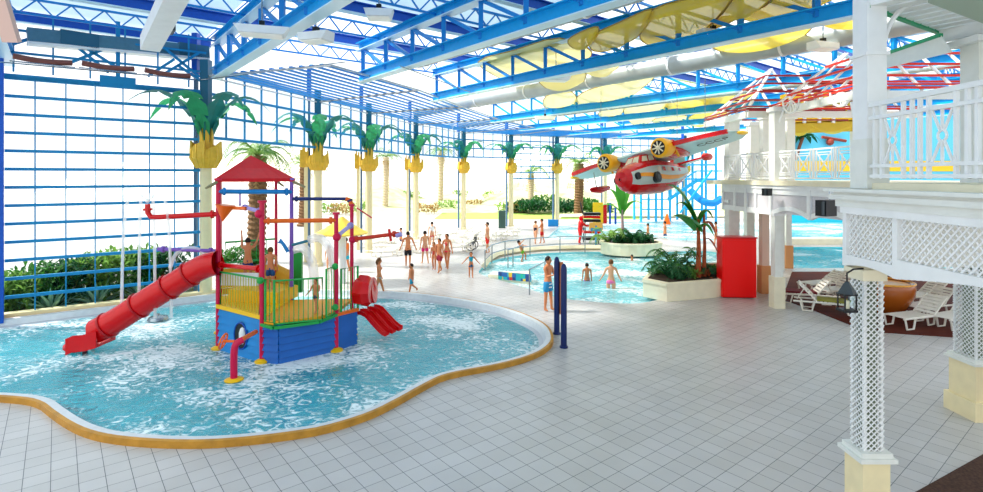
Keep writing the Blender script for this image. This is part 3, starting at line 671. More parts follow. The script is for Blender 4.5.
# hull: blue clapboard faces with yellow gunwale
def plank_face(a, b, z0, z1, m, name='hull_panel', n=7, hole=None):
    mb = MB(); a = Vector(a); b = Vector(b); hh = (z1-z0)/n; d = (b-a).normalized(); nn = Vector((d.y, -d.x, 0))
    for k in range(n):
        za = z0+k*hh; mb.add([a+nn*.05+up(Vector(), za), b+nn*.05+up(Vector(), za), b+nn*.004+up(Vector(), za+hh*.9), a+nn*.004+up(Vector(), za+hh*.9),
             a-nn*.03+up(Vector(), za), b-nn*.03+up(Vector(), za), b-nn*.03+up(Vector(), za+hh*.9), a-nn*.03+up(Vector(), za+hh*.9)],
            [(0, 1, 2, 3), (7, 6, 5, 4), (0, 4, 5, 1), (3, 2, 6, 7), (0, 3, 7, 4), (1, 5, 6, 2)])
    return mb.build(name, m, t, world=True)
M_HULL_LIT = mat('lit blue clapboard', '#1187cf', .45, noise=.1, nscale=3); M_HULL_SHADE = mat('blue clapboard', '#0f62b8', .45, noise=.1, nscale=3)  # one hull blue in two tones: lit side face, shaded front faces
p1, p2, p3, p5 = PP['p1'], PP['p2'], PP['p3'], PP['p5']; f1 = Q(-5.22, 12.9); f2 = Q(-4.3, 13.35)
hullp = plank_face(p1, p2, -.3, .98, M_HULL_LIT)
plank_face(p2, f1+(f2-f1)*.1, -.3, .86, M_HULL_SHADE); plank_face(f1+(f2-f1)*.1, p3, -.3, .86, M_HULL_SHADE); plank_face(p3, p3+(p5-p3)*.45+Vector((.35, 0, 0)), -.3, .80, M_HULL_SHADE)
mb = MB(); mb.beam(up(p1, 1.03), up(p2, 1.0), .14, .10); mb.build('gunwale', M_YELB, t, world=True)
# porthole
q = p1.lerp(p2, .57); d = (p2-p1).normalized(); nn = Vector((d.y, -d.x, 0)); R = Matrix((d, nn, Vector((0, 0, 1)))).transposed()
ring_pts = [up(q, .42)+nn*.05+d*.27*math.cos(2*PI*k/20)+Vector((0, 0, .33*math.sin(2*PI*k/20))) for k in range(20)]
mb = MB().add(ring_pts+[up(q, .42)+nn*.05], [(k, (k+1) % 20, 20) for k in range(20)]); mb.build('porthole', M_BLACK, t, world=True)
MB().tube(ring_pts, .02, 6, closed=True).build('porthole_rim', M_DKBLUE, t, world=True)
MB().ball(up(q, .45)+nn*.08+d*.12, (.09, .05, .22), 10).build('porthole_flap', M_WHITE, t, smooth=True, world=True)
# decks
mb = MB().prism([(v.x, v.y) for v in (p2, f1, f2, p3, p5, PP['p6'])], .84, .93); mb.build('deck', M_ORANGE if 0 else mat('amber deck plastic', '#eda21a', .45), t, world=True)
mb = MB().prism([(v.x, v.y) for v in (p1, p2, PP['p6'], PP['p4'], PP['p7'])], .9, .97); mb.build('upper_deck', M_YELB, t, world=True)
MB().prism([(v.x, v.y) for v in (Q(-7.25, 14.8), Q(-5.75, 14.4), Q(-5.55, 15.4), Q(-7.0, 15.9))], .97, 1.3).build('upper_step', M_YELB, t, world=True)
mb = MB().beam(up(p2, .82), up(f1, .78), .12, .07); mb.beam(up(f1, .78), up(f2, .8), .12, .07); mb.beam(up(f2, .8), up(p3, .84), .12, .07); mb.build('deck_rim', M_FGREEN, t, world=True)
for a, b in ((PP['p7'], PP['p4']), (PP['p4'], PP['p6'])):
    plank_face(a, b, 1.0, 1.75, mat('yellow board', '#d9a620', .45, noise=.1), 'back_board', 4)
plank_face(p1.lerp(PP['p7'], .25), p1.lerp(PP['p7'], .25)+Vector((1.1, -.1, 0)), 1.5, 1.85, M_WHITE, 'white_board', 2)
MB().box((-5.85, 16.2, 1.55), (.28, .12, 1.25)).build('green_board', M_FGREEN, t, world=True)
# fences
def fence(a, b, z0, z1, mb_m, rail_m, step=.11, post=.03):
    a = Vector(a); b = Vector(b); L = (b-a).length
    fr = MB().tube([up(a, z0), up(a, z1), up(b, z1), up(b, z0)], post, 8, closed=True).build('rail_frame', rail_m, t, smooth=True, world=True)
    mb = MB(); n = max(2, int(L/step))
    for k in range(1, n): q = a.lerp(b, k/n); mb.cyl(up(q, z0), up(q, z1), .011, 5)
    mb.build('rail_bars', mb_m, fr, world=True)
o1 = (p1-p2).normalized()*.1
fence(p1-o1, p2+o1, 1.02, 1.92, M_LIME, M_FGREEN); fence(p2+Vector((.1, -.05, 0)), f1, .9, 1.92, M_FGREEN, M_FGREEN)
fence(f1, f2+Vector((.1, -.02, 0)), .86, 1.9, M_FGREEN, M_FGREEN); fence(f2+Vector((.18, .05, 0)), p3, .9, 2.1, M_FGREEN, M_FGREEN); fence(p3+Vector((.1, .1, 0)), p3+Vector((.42, .55, 0)), .86, 2.0, M_FGREEN, M_FGREEN)
fence(PP['p7']+Vector((.1, .1, 0)), PP['p4'], 1.9, 2.5, M_FGREEN, M_FGREEN, .25)
for k, z in (('p2', 1.9), ('p3', 2.1), ('p3', 1.05)): MB().ball(z3(k, z)+Vector((.0, -.1, 0)), .09, 10).build('rail_knuckle', M_FGREEN, t, smooth=True, world=True)
MB().beam(up(p3, .84), up(p3+Vector((.42, .55, 0)), .84), .12, .08).build('amber_sill', M_ORANGE, t, world=True)
# red barrel box and twin slides at the right
mb = MB().tube([P(358, 290, 14.6), P(360, 290, 14.6), P(368, 291, 14.5), P(371, 291, 14.5)], [.32, .42, .42, .34], 8); mb.build('barrel_guard', M_RED, t, world=True)
MB().tube([P(362, 291, 14.9), P(375, 290, 14.9)], .36, 10).build('barrel_guard', M_RED, t, world=True)
def trough(pts, wdt, hgt, side, m, name, mbp):
    pts = [Vector(p) for p in pts]; mb = MB(); sd = Vector(side).normalized(); n = len(pts)
    prof = [(-1, 1), (-.97, .3), (-.7, 0), (.7, 0), (.97, .3), (1, 1), (1.08, 1), (1.08, -.15), (-1.08, -.15), (-1.08, 1)]; vs = []
    for p in pts: vs += [p+sd*a*wdt/2+Vector((0, 0, b*hgt)) for a, b in prof]
    k = len(prof); fs = []
    for i in range(n-1):
        for j in range(k): l = (j+1) % k; fs.append((i*k+j, i*k+l, (i+1)*k+l, (i+1)*k+j))
    fs += [tuple(range(k)), tuple(reversed(range((n-1)*k, n*k)))]
    return mb.add(vs, fs).build(name, m, mbp, world=True)
for dx, dy in ((-.02, .1), (.12, .35), (.26, .6)):
    s = G(362, 340)+Vector((dx-.1, dy+.3, 0)); 
    trough([s+Vector((x, -x*.35, z)) for x, z in ((-.1, .62), (.05, .62), (.18, .57), (.38, .38), (.58, .2), (.7, .12), (.78, .1))], .22, .10, (.35, 1, 0), M_RED, 'short_slide', t)
# long tube slide
ctr = [(218, 263), (208, 265), (195, 271), (180, 280.5), (160, 292.5), (140, 305), (120, 318), (104, 327), (96, 331)]
pts = spline([P(x, y, 13.9) for x, y in ctr], 4, closed=False)
sl = MB().tube(pts, .315, 22, cap=False).build('tube_slide', M_RED, t, smooth=True, world=True)
for x, y, nx, ny in ((190, 274, .5, .3), (169, 287, .6, .37), (139, 305.6, .6, .37), (108, 325, .6, .3)):
    c = P(x, y, 13.9); d = Vector((nx, 0, -ny*-1)).normalized(); d = Vector((.85, 0, .52))
    MB().tube([c-d*.025, c+d*.025], .35, 22).build('slide_flange', mat('dark red flange', '#b01018', .3), sl, world=True)
e = [P(106, 330, 13.9)+Vector((0, 0, -.3)), P(98, 333, 13.9)+Vector((0, 0, -.28)), P(91, 336, 13.9)+Vector((0, 0, -.24)), P(83, 338, 13.9)+Vector((0, 0, -.2)), P(76, 342, 13.9)+Vector((0, 0, -.18))]
trough(e, .66, .36, (0, 1, 0), M_RED, 'slide_runout', t)
MB().ball(e[-1]+Vector((.05, 0, .1)), (.3, .36, .17), 14).build('slide_lip', M_RED, t, smooth=True, world=True)
MB().cyl(P(85, 340, 13.9), P(85, 346, 13.9)-Vector((0, 0, .3)), .06, 8).build('slide_leg', M_MAG, t, world=True)
# standpipe with handwheel
c = G(234, 380, -.08); s = thing('standpipe', 'pink standpipe with orange pipe and orange handwheel in the water before the hull', 'water pipe', c)
MB().lathe([(.2, 0), (.2, .02), (.1, .05)], c, 16).build('foot_plate', M_YELB, s, world=True)
mb = MB().tube(spline([c, c+Vector((0, 0, .55)), c+Vector((.03, .03, .78)), c+Vector((.16, .1, .86))], 4, False), .075, 12); mb.build('bent_pipe', M_MAG, s, smooth=True, world=True)
MB().tube([c+Vector((.12, .08, .86)), z3('p2', .62)+Vector((-.1, -.12, .05))], .055, 12).build('orange_branch', M_ORANGE, s, smooth=True, world=True)
w0 = c+Vector((-.25, .02, .85)); MB().tube([w0+Vector((.05*math.sin(a), .16*math.cos(a), .16*math.sin(a))) for a in [2*PI*k/16 for k in range(16)]], .022, 6, closed=True).build('handwheel', M_ORANGE, s, smooth=True, world=True)
mb = MB(); [mb.cyl(w0, w0+Vector((.05*math.sin(a), .16*math.cos(a), .16*math.sin(a))), .014, 5) for a in (0, PI/2, PI, 3*PI/2)]; mb.cyl(w0, c+Vector((0, .02, .85)), .03, 8); mb.build('wheel_spokes', M_ORANGE, s, world=True)
# sprinkler disc on the water
q = G(158, 320, -.08); tag(MB().lathe([(.05, 0), (.3, .02), (.26, .1), (.06, .16), (.05, .2)], (0, 0, 0), 18).build('sprinkler_disc', M_STEEL, smooth=True), 'small grey sprinkler disc in the water under the long red slide', 'sprinkler').location = q
# water jets
def jet(name, pts, r, label, n=1):
    tag(MB().tube(spline([Vector(p) for p in pts], 5, False), r, 8).build(name, M_SPRAY, smooth=True), label, 'water jet', 'water jets of the play tower')
jet('water_jet', [P(309, 240, 15.1), P(320, 238, 15.1), P(330, 250, 15.1), P(335, 275, 15.1), P(337, 292, 15.1)], .12, 'white arc of water falling right of the purple post')
jet('water_jet', [P(290, 250, 15.3), P(303, 248, 15.3), P(312, 262, 15.3), P(315, 290, 15.3)], .14, 'white arc of water falling on the boat deck behind the toddler')
jet('water_jet', [P(207, 258, 14.2), P(200, 250, 14.2), P(188, 248, 14.2), P(176, 254, 14.2), P(170, 268, 14.2)], .05, 'thin arc of water above the long red slide')
for x in (128, 141, 153, 165):
    jet('water_jet', [P(147.5, 202, 13.8), P(147.5+(x-147)*.5, 194, 13.8), P(x, 200, 13.8), P(x+(x-147)*.25, 240, 13.8), P(x+(x-147)*.35, 318, 13.8)], .035, 'thin falling fountain jet from the upturned red spout, %s' % {128: 'outermost toward the glass wall', 141: 'just beside the spout', 153: 'just inside the spout', 165: 'nearest the tower'}[x])

# umbrella fountain
q = G(341, 288); q = Vector((q.x*1.0, 22.3, 0)); q.x = (342-CX)*22.3/F
t = thing('water_umbrella', 'yellow mushroom shaped water umbrella on a white pole behind the play tower', 'fountain', q)
MB().cyl((0, 0, 0), (0, 0, 2.1), .17, 14).build('pole', M_WHITE, t, smooth=True)
mb = MB(); n = 12; prof = [(.05, 2.75), (.3, 2.55), (.75, 2.25), (1.08, 2.08), (1.0, 2.02), (.2, 2.1)]; MB.lathe(mb, prof, seg=n); mb.build('canopy', mat('pale yellow canopy', '#ecc94a', .45), t)
# navy posts
for k, (x, y) in enumerate(((556.8, 334), (563.8, 347.5))):
    q = G(x, y); t = thing('navy_post', ['navy blue round topped post next to the man in striped shorts', 'navy blue round topped post standing nearest the deck, in front of its twin'][k], 'post', q)
    MB().lathe([(.11, 0), (.11, .04), (.08, .06), (.08, 2.02), (.068, 2.1), (.04, 2.15), (.01, 2.17)], seg=18).build('shaft', mat('deep navy paint', '#14275f', .3), t, smooth=True)
    if k == 0: MB().box((.12, -.06, 1.3), (.09, .1, 1.45)).build('wooden_panel', mat('orange brown panel', '#b8693c', .5), t)
# ------------------------------------------------------------------ bathing pool edge, rails, steps
def handrail(name, label, pts, zh, r=.022, mid=False, posts=None):
    t = thing(name, label, 'railing', pts[0])
    MB().tube([up(p, zh) for p in pts], r, 8).build('top_rail', M_STEEL, t, smooth=True, world=True)
    if mid: MB().tube([up(p, zh*.55) for p in pts], r*.8, 8).build('mid_rail', M_STEEL, t, smooth=True, world=True)
    for p in (posts or pts): MB().cyl(up(p, 0), up(p, zh), r, 8).build('rail_post', M_STEEL, t, smooth=True, world=True)
rp = [G(x, y) for x, y in ((485, 271), (492, 263.5), (505, 259), (530, 255.5), (560, 253), (585, 252.5), (612, 254))]
handrail('curved_handrail', 'long curved steel handrail along the back of the round pool', rp, .95, .03, True)
handrail('ramp_handrail', 'short steel handrail in front of the curved one at the pool ramp', [G(508, 268), G(513, 267), G(523, 262)], .9, .028)
a, b = G(529.5, 295), G(545, 285); handrail('pool_handrail', 'steel grab rail beside the tiled steps near the man in striped shorts', [a, b], .95, .028)
cw = [G(x, y) for x, y in ((484, 269), (489, 262), (497, 257.5), (515, 254), (540, 251.5), (575, 250.3), (620, 250.3))]
tag(MB().tube([p+Vector((0, .2, .12)) for p in cw], .16, 4).build('pool_kerb', M_CREAM2), 'low curved cream kerb behind the round pool under the handrail', 'kerb')
# tiled wedge step wall
m = bpy.data.materials.new('coloured mosaic'); m.use_nodes = True; nt = m.node_tree; b = nt.nodes['Principled BSDF']
br = nt.nodes.new('ShaderNodeTexVoronoi'); br.inputs['Scale'].default_value = 5.5; br.distance = 'CHEBYCHEV'; br.inputs['Randomness'].default_value = .25
tc = nt.nodes.new('ShaderNodeTexCoord'); nt.links.new(tc.outputs['Object'], br.inputs[0])
cr = nt.nodes.new('ShaderNodeValToRGB'); cr.color_ramp.interpolation = 'CONSTANT'; sx = nt.nodes.new('ShaderNodeSeparateColor'); nt.links.new(br.outputs['Color'], sx.inputs[0]); nt.links.new(sx.outputs[0], cr.inputs[0])
for p, c in ((0, '#18a6b0'), (.35, '#1d5fa8'), (.55, '#24b28c'), (.72, '#e8c23a'), (.82, '#c9302c'), (.9, '#1d3f7a')):
    if p == 0: cr.color_ramp.elements[0].color = lin(c)
    else: cr.color_ramp.elements.new(p).color = lin(c)
nt.links.new(cr.outputs[0], b.inputs['Base Color'])
a, b2 = G(484, 275.5), G(533, 270.5)
tt = thing('step_wall', 'wedge shaped step wall with coloured mosaic band at the corner of the round pool', 'wall', a)
mb = MB(); a = G(488, 277); b2 = G(531, 282)
mb.add([up(a, .1), up(b2, .3), up(b2, -.8), up(a, -.8), up(a+Vector((.2, .7, 0)), .1), up(b2+Vector((0, 1.0, 0)), .3), up(b2+Vector((0, .5, 0)), -.8), up(a+Vector((.2, .5, 0)), -.8)], [(0, 3, 2, 1), (0, 1, 5, 4), (4, 5, 6, 7), (1, 2, 6, 5), (0, 4, 7, 3), (3, 7, 6, 2)])
mb.build('wall_body', M_CREAM2, tt, world=True)
MB().beam(up(a.lerp(b2, .25)+Vector((0, -.03, 0)), .13), up(b2+Vector((0, -.03, 0)), .17), .04, .32).build('mosaic_band', m, tt, world=True)

# ------------------------------------------------------------------ near white balcony building (right)
def lattice(mb, o, u, wd, z0, z1, cell, th=.022, dp=.012):
    """diagonal lattice strips in the plane through o along unit u between z0 and z1"""
    hgt = z1-z0; o = Vector(o); nn = Vector((u.y, -u.x, 0))
    k = -hgt
    while k < wd+hgt:
        for s in (1, -1):
            # line x = k + s*z ; clip in [0,wd]
            za, zb = 0, hgt
            xa, xb = (k, k+hgt) if s > 0 else (k+0, k-hgt)
            t0, t1 = 0, 1
            dx = xb-xa
            lo, hi = sorted(((0-xa)/dx, (wd-xa)/dx)); t0 = max(0, lo); t1 = min(1, hi)
            if t1-t0 > .02: mb.beam(o+u*(xa+dx*t0)+nn*(dp*s)+Vector((0, 0, z0+hgt*t0)), o+u*(xa+dx*t1)+nn*(dp*s)+Vector((0, 0, z0+hgt*t1)), dp*1.6, th, up=(0, 0, 1) if 0 else nn.cross((u+Vector((0, 0, s))).normalized()))
        k += cell
def box_post(name, label, c, w_, zp, ztop, cat='post', cell=.09, group=None, lat=True):
    """square post: boarded plinth, moulding, lattice faces between corner strips, capital"""
    t = thing(name, label, cat, c, 0, group); h = w_/2
    MB().box((0, 0, zp/2), (w_+.09, w_+.09, zp)).build('plinth', mat('pale yellow boarding', '#efe0b4', .55, noise=.08, nscale=4), t)
    mb = MB().box((0, 0, .17), (w_+.2, w_+.2, .34)); mb.build('plinth_foot', MATS['pale yellow boarding'], t)
    mb = MB().box((0, 0, zp+.02), (w_+.2, w_+.2, .05)); mb.box((0, 0, zp+.07), (w_+.13, w_+.13, .06)); mb.build('plinth_moulding', M_WHITE2, t)
    for sx in (-1, 1):
        for sy in (-1, 1): MB().box((sx*(h-.02), sy*(h-.02), (zp+ztop)/2), (.032, .032, ztop-zp)).build('corner_strip', M_WHITE, t)
    MB().box((0, 0, (zp+ztop)/2), (w_*.6, w_*.6, ztop-zp)).build('core', mat('grey shaft core', '#7c8872', .6), t)
    if lat:
        for u, o in ((Vector((1, 0, 0)), (-h, -h, 0)), (Vector((0, 1, 0)), (-h, -h, 0)), (Vector((1, 0, 0)), (-h, h, 0))):
            mb = MB(); lattice(mb, Vector(o), u, w_, zp+.1, ztop-.05, cell, .0135, .005); mb.build('lattice', M_WHITE, t)
    mb = MB().box((0, 0, ztop), (w_+.05, w_+.05, .1)); mb.box((0, 0, ztop+.06), (w_+.1, w_+.1, .05)); mb.build('capital', M_CREAM2, t)
    return t
PX, PY = 4.60, 6.58
box_post('lattice_post', 'slender white lattice post on yellow plinth nearest the camera with lantern', (PX, PY, 0), .24, 1.0, 3.2, cell=.07)
box_post('lattice_post', 'thick white lattice post on stepped yellow plinth at the right edge', (9.0, 9.95, 0), .48, 1.0, 3.9, cell=.085)
t = thing('near_balcony', 'near white balcony with lattice fascia and panelled railing', 'balcony', (PX, PY, 3.2))
u = Vector((-.035, -1, 0)).normalized(); o = Vector((4.42, 6.78, 0))
def fl(s, z, off=0): return o+u*s+Vector((-1, .035, 0))*off+Vector((0, 0, z))
L_ = 4.4
MB().beam(fl(0, 4.0)+Vector((.06, 0, 0)), fl(L_, 4.0)+Vector((.06, 0, 0)), .16, .1).build('frame_rail', M_WHITE, t, world=True)
mb = MB(); 
for z, dd, hh in ((4.08, .18, .1), (4.15, .26, .06), (4.2, .2, .05), (4.235, .32, .04)): mb.beam(fl(-dd+.1, z)+Vector((.06, 0, 0)), fl(L_, z)+Vector((.06, 0, 0)), dd, hh)
mb.build('cornice', M_WHITE2, t, world=True)
mb = MB(); n = 22; pts = []
segs = [0, .92, 4.2]
for a, b in zip(segs, segs[1:]):
    for i in range(40):
        s0 = a+(b-a)*i/40; s1 = a+(b-a)*(i+1)/40; zz = lambda s: 3.34+(.05 if a == 0 else .15)*math.sin(PI*(s-a)/(b-a))
        tp_ = 3.43 if a == 0 else 3.50; zl = (zz(s0)+zz(s1))/2-.05; q0 = (fl(s0, 0)+fl(s1, 0))/2+Vector((.06, 0, 0)); mb.beam(up(fl(s0, 0)+Vector((.06, 0, 0)), (zl+tp_)/2), up(fl(s1, 0)+Vector((.06, 0, 0)), (zl+tp_)/2), .1, tp_-zl)
mb.build('arched_rail', M_WHITE, t, world=True)
for s in (.04, .92, 4.2): MB().box(fl(s, 3.66)+Vector((.06, 0, 0)), (.1, .07, .74)).build('frame_stile', M_WHITE, t, world=True)
for a, b in ((.08, .88), (.97, 4.15)):
    mb = MB(); lattice(mb, fl(a, 0)+Vector((.05, 0, 0)), u, b-a, 3.42, 3.95, .088, .018, .005); mb.build('lattice', M_WHITE, t, world=True)
mb = MB().prism([(4.55, 6.75), (4.4, 2.2), (10, 2.2), (10, 6.75)], 4.25, 4.33); mb.build('balcony_floor', M_CREAM2, t, world=True)
MB().box((7.3, 6.72, 3.75), (5.4, .08, .95)).build('end_fascia', M_WHITE2, t, world=True)
# balcony railing
t = thing('balcony_railing', 'white railing with ring and ray panels on the near balcony', 'railing', fl(.3, 4.33))
X0 = Vector((.13, 0, 0)); zr = 5.26
for z, th, nm in ((zr, .055, 'top_rail'), (5.1, .04, 'middle_rail'), (4.53, .04, 'lower_rail'), (4.41, .04, 'bottom_rail')):
    MB().beam(fl(.3, z)+X0, fl(3.6, z)+X0, .06, th).build(nm, M_WHITE, t, world=True)
s = .42; k = 0
for c in (.72, 1.42, 2.12, 2.82):
    for d in (-.40, -.29, -.17, .17):
        MB().box(fl(c+d, (zr+4.38)/2)+X0, (.035, .035, zr-4.38), 0).build('baluster', M_WHITE, t, world=True)
    mb = MB(); cc = fl(c, 4.815)+X0; r = .055
    mb.tube([cc+u*r*math.cos(a)+Vector((0, 0, r*math.sin(a))) for a in [2*PI*j/14 for j in range(14)]], .014, 6, closed=True)
    for a in (PI/2, -PI/2): mb.beam(cc+Vector((0, 0, r*math.sin(a))), cc+Vector((0, 0, .285*math.sin(a))), .02, .025)
    for sx in (-1, 1):
        for sz in (-1, 1): dd = (u*sx*.14+Vector((0, 0, sz*.285))); mb.beam(cc+dd.normalized()*r, cc+dd, .02, .022)
    mb.build('ring_panel', M_WHITE, t, world=True)
# balcony columns and roof beams
t = thing('balcony_column', 'tall square white column rising from the corner of the near balcony', 'column', (4.61, 6.55, 4.26))
MB().box((0, 0, 2.2), (.235, .26, 4.4)).build('shaft', M_WHITE, t); MB().box((0, 0, .3), (.27, .3, .6)).build('base_block', M_WHITE2, t); MB().box((.0, 0, 1.62), (.29, .3, .04)).build('collar', M_WHITE, t)
pts = [Vector((.13+.42*(1-math.cos(a)), -.05, 1.62+.62*math.sin(a))) for a in [PI/2*j/8 for j in range(9)]]
MB().tube(pts, .03, 6).build('curved_bracket', M_WHITE, t)
t = thing('balcony_column', 'square white column behind the railing at the right edge', 'column', (6.5, 7.15, 4.3)); MB().box((0, 0, .93), (.28, .28, 1.86)).build('shaft', M_WHITE2, t); MB().box((0, 0, 1.9), (.5, .5, .08)).build('capital', M_WHITE, t)
# slatted white roof of near balcony with green edges (plane z=6.45)
def PZ(x, y, z): Y = F*(z-H)/(HY-y); return Vector(((x-CX)*Y/F, Y, z))
t = thing('balcony_roof', 'white slotted balcony ceiling with green scalloped edge at the top right', 'roof', (6, 6.5, 6.4))
zc = 6.45; A_ = [PZ(868, 6, zc), PZ(941, 33, zc), PZ(1010, 5, zc), PZ(960, -55, zc), PZ(868, -40, zc)]
c0, c1 = A_[0], A_[1]; d = (c1-c0); inn = Vector((-d.y, d.x, 0)).normalized()
if inn.y > 0: inn = -inn
n = 9
for k in range(n):
    a = c0.lerp(c1, k/n); b = c0.lerp(c1, (k+.74)/n); w_ = 2.6
    mb = MB(); e = d.normalized()
    mb.add([a, b, b+inn*w_, a+inn*w_, a+up(Vector(), .05), b+up(Vector(), .05), b+inn*w_+up(Vector(), .05), a+inn*w_+up(Vector(), .05)], [(0, 1, 2, 3), (7, 6, 5, 4), (0, 4, 5, 1), (1, 5, 6, 2), (2, 6, 7, 3), (3, 7, 4, 0)])
    mb.build('ceiling_slat', M_WHITE, t, world=True)
MB().beam(c0, c1, .05, .06).build('green_edge', mat('green edging', '#1f9b68', .4), t, world=True)
MB().beam(PZ(941, 35, 6.4), PZ(1060, 8, 6.4), .1, .22).build('white_beam', M_WHITE, t, world=True)
g1, g2 = P(880, 56, 8.6), P(941, 35, 7.2)
mb = MB(); d1, d2 = P(878, 70, 8.6), P(953, 52, 7.0)
mb.add([g1, g2, d2, d1, g1+Vector((0, .05, 0)), g2+Vector((0, .05, 0)), d2+Vector((0, .05, 0)), d1+Vector((0, .05, 0))], [(0, 3, 2, 1), (4, 5, 6, 7), (0, 1, 5, 4), (3, 7, 6, 2), (1, 2, 6, 5), (0, 4, 7, 3)]); mb.build('gable_board', M_WHITE2, t, world=True)
MB().beam(g1, g2, .05, .05).build('green_edge', MATS['green edging'], t, world=True)
tag(MB().prism([(PZ(x, y, 6.25).x, PZ(x, y, 6.25).y) for x, y in ((928, -2), (985, 20), (1100, 60), (1100, -70), (940, -60))], 6.2, 6.27).build('soffit_board', mat('grey green soffit', '#9fb0a2', .5)), 'grey green soffit board in the top right corner', 'soffit')
# lantern on the post
t = thing('lantern', 'black house shaped lantern hanging on the slender lattice post', 'lantern', P(847, 286, 6.36)); t.scale = (.88, .88, .95)
q = Vector((0, 0, -.3)); mb = MB()
for sx in (-1, 1):
    for sy in (-1, 1): mb.box(q+Vector((sx*.075, sy*.075, .1)), (.016, .016, .2))
mb.box(q, (.18, .18, .03)); mb.box(q+Vector((0, 0, .2)), (.18, .18, .02)); mb.build('lantern_frame', M_BLACK, t)
MB().lathe([(.135, -.09), (.05, .03), (.03, .05), (.01, .06)], (0, 0, 0), 4).build('lantern_roof', M_DGREY, t)
MB().box(q+Vector((0, 0, .1)), (.13, .13, .18)).build('lantern_glass', M_GLASS, t); MB().cyl(q+Vector((0, 0, .02)), q+Vector((0, 0, .12)), .03, 10).build('candle', M_CREAM2, t); MB().tube([Vector((0, 0, .05)), Vector((0, 0, .16)), Vector((.12, .05, .2)), Vector((.3, .12, .2))], .012, 6).build('hook', M_BLACK, t)
t2 = thing('wall_speaker', 'larger black speaker box hanging under the fascia left of the near balcony', 'speaker', P(826, 208, 14.2)); MB().box((0, 0, 0), (.42, .3, .42), .4).build('cabinet', M_BLACK, t2); MB().box((-.1, -.16, 0), (.3, .03, .36), .4).build('grille', M_DGREY, t2); MB().cyl((0.1, 0, .2), (.1, 0, .45), .02, 6).build('bracket', M_STEEL, t2)
t2 = thing('wall_speaker', 'small black speaker box on the corner of the far balcony fascia', 'speaker', P(767, 192, 17.6)); MB().box((0, 0, 0), (.26, .2, .24), .5).build('cabinet', M_BLACK, t2); MB().box((-.06, -.1, 0), (.18, .03, .18), .5).build('grille', M_DGREY, t2); MB().cyl((.0, .1, 0), (.2, .3, 0), .02, 6).build('bracket', M_STEEL, t2)

# ------------------------------------------------------------------ far two storey white pavilion
def plain_post(label, x, Y, w_, zp, ztop, col=M_WHITE2, pl=None):
    t = thing('pavilion_post', label, 'post', ((x-CX)*Y/F, Y, 0), 0, 'white posts carrying the far balcony')
    MB().box((0, 0, zp/2), (w_+.1, w_+.1, zp)).build('plinth', pl or M_CREAM2, t); MB().box((0, 0, (zp+ztop)/2), (w_, w_, ztop-zp)).build('shaft', col, t)
    MB().box((0, 0, ztop-.05), (w_+.1, w_+.1, .1)).build('capital', M_WHITE, t); return t
OPL = mat('orange stained boards', '#d99a63', .6)
for a in [('white post on cream plinth right of the red cabinet', 777, 18.1, .27, 1.05, 3.2), ('white post with orange plinth directly beside the red cabinet', 764, 20.4, .27, 1.05, 3.6, mat('pinkish post paint', '#e3c8b6', .5), OPL),
          ('white post rising behind the red cabinet', 732, 21.2, .42, 1.0, 3.5), ('thin white post behind the red cabinet toward its right side', 749, 23.5, .34, 1.0, 3.5), ('slim post with orange plinth beside the lagoon pool', 787.5, 26.0, .27, 1.1, 3.4, M_WHITE2, OPL)]: plain_post(*a)
XA, XB = 9.3, 10.0
t = thing('far_balcony', 'far white balcony floor with arched and panelled fascia', 'balcony', (9.6, 18, 3.3))
w0, w1, w2 = P(724, 180, 21.4), P(772, 183, 18.2), P(856, 189, 14.4)
def wallband(a, b, z0, z1, th, m, nm):
    MB().beam(up(a, (z0+z1)/2), up(b, (z0+z1)/2), th, z1-z0).build(nm, m, t, world=True)
for a, b in ((w0, w1), (w1, w2)):
    wallband(a, b, 4.12, 4.28, .3, M_CREAM2, 'floor_edge'); wallband(a, b, 4.0, 4.12, .2, M_WHITE, 'cornice')
    wallband(a, b, 3.2, 4.0, .04, mat('grey lattice panel', '#cfccd0', .6, noise=.15, nscale=40), 'fascia_panel'); wallband(a, b, 3.82, 4.0, .12, M_WHITE, 'top_frame')
for a, b in ((w0, w1),):
    wallband(a, b, 3.12, 3.3, .12, M_WHITE, 'bottom_frame')
    for s in (0, .28, .52, .72, 1): MB().box(up(a.lerp(b, s), 3.55), (.14, .14, .9)).build('frame_stile', M_WHITE, t, world=True)
for sa, sb in ((0, .52), (.52, 1)):
    a, b = w1.lerp(w2, sa), w1.lerp(w2, sb); mb = MB()
    for i in range(10): 
        f0, f1 = i/10, (i+1)/10; zf = lambda f: 3.16+.22*math.sin(PI*f)
        mb.beam(up(a.lerp(b, f0), zf(f0)), up(a.lerp(b, f1), zf(f1)), .12, .14)
    mb.build('arched_rail', M_WHITE, t, world=True)
for s in (0, .52, 1): MB().box(up(w1.lerp(w2, s), 3.6), (.16, .16, .95)).build('frame_stile', M_WHITE, t, world=True)
mb = MB().prism([(w0.x+.1, 23.4), (w0.x+.1, w0.y), (w1.x+.1, w1.y), (w2.x+.1, w2.y), (18, 14.4), (18, 23.4)], 4.1, 4.26); mb.build('balcony_floor', M_CREAM2, t, world=True)
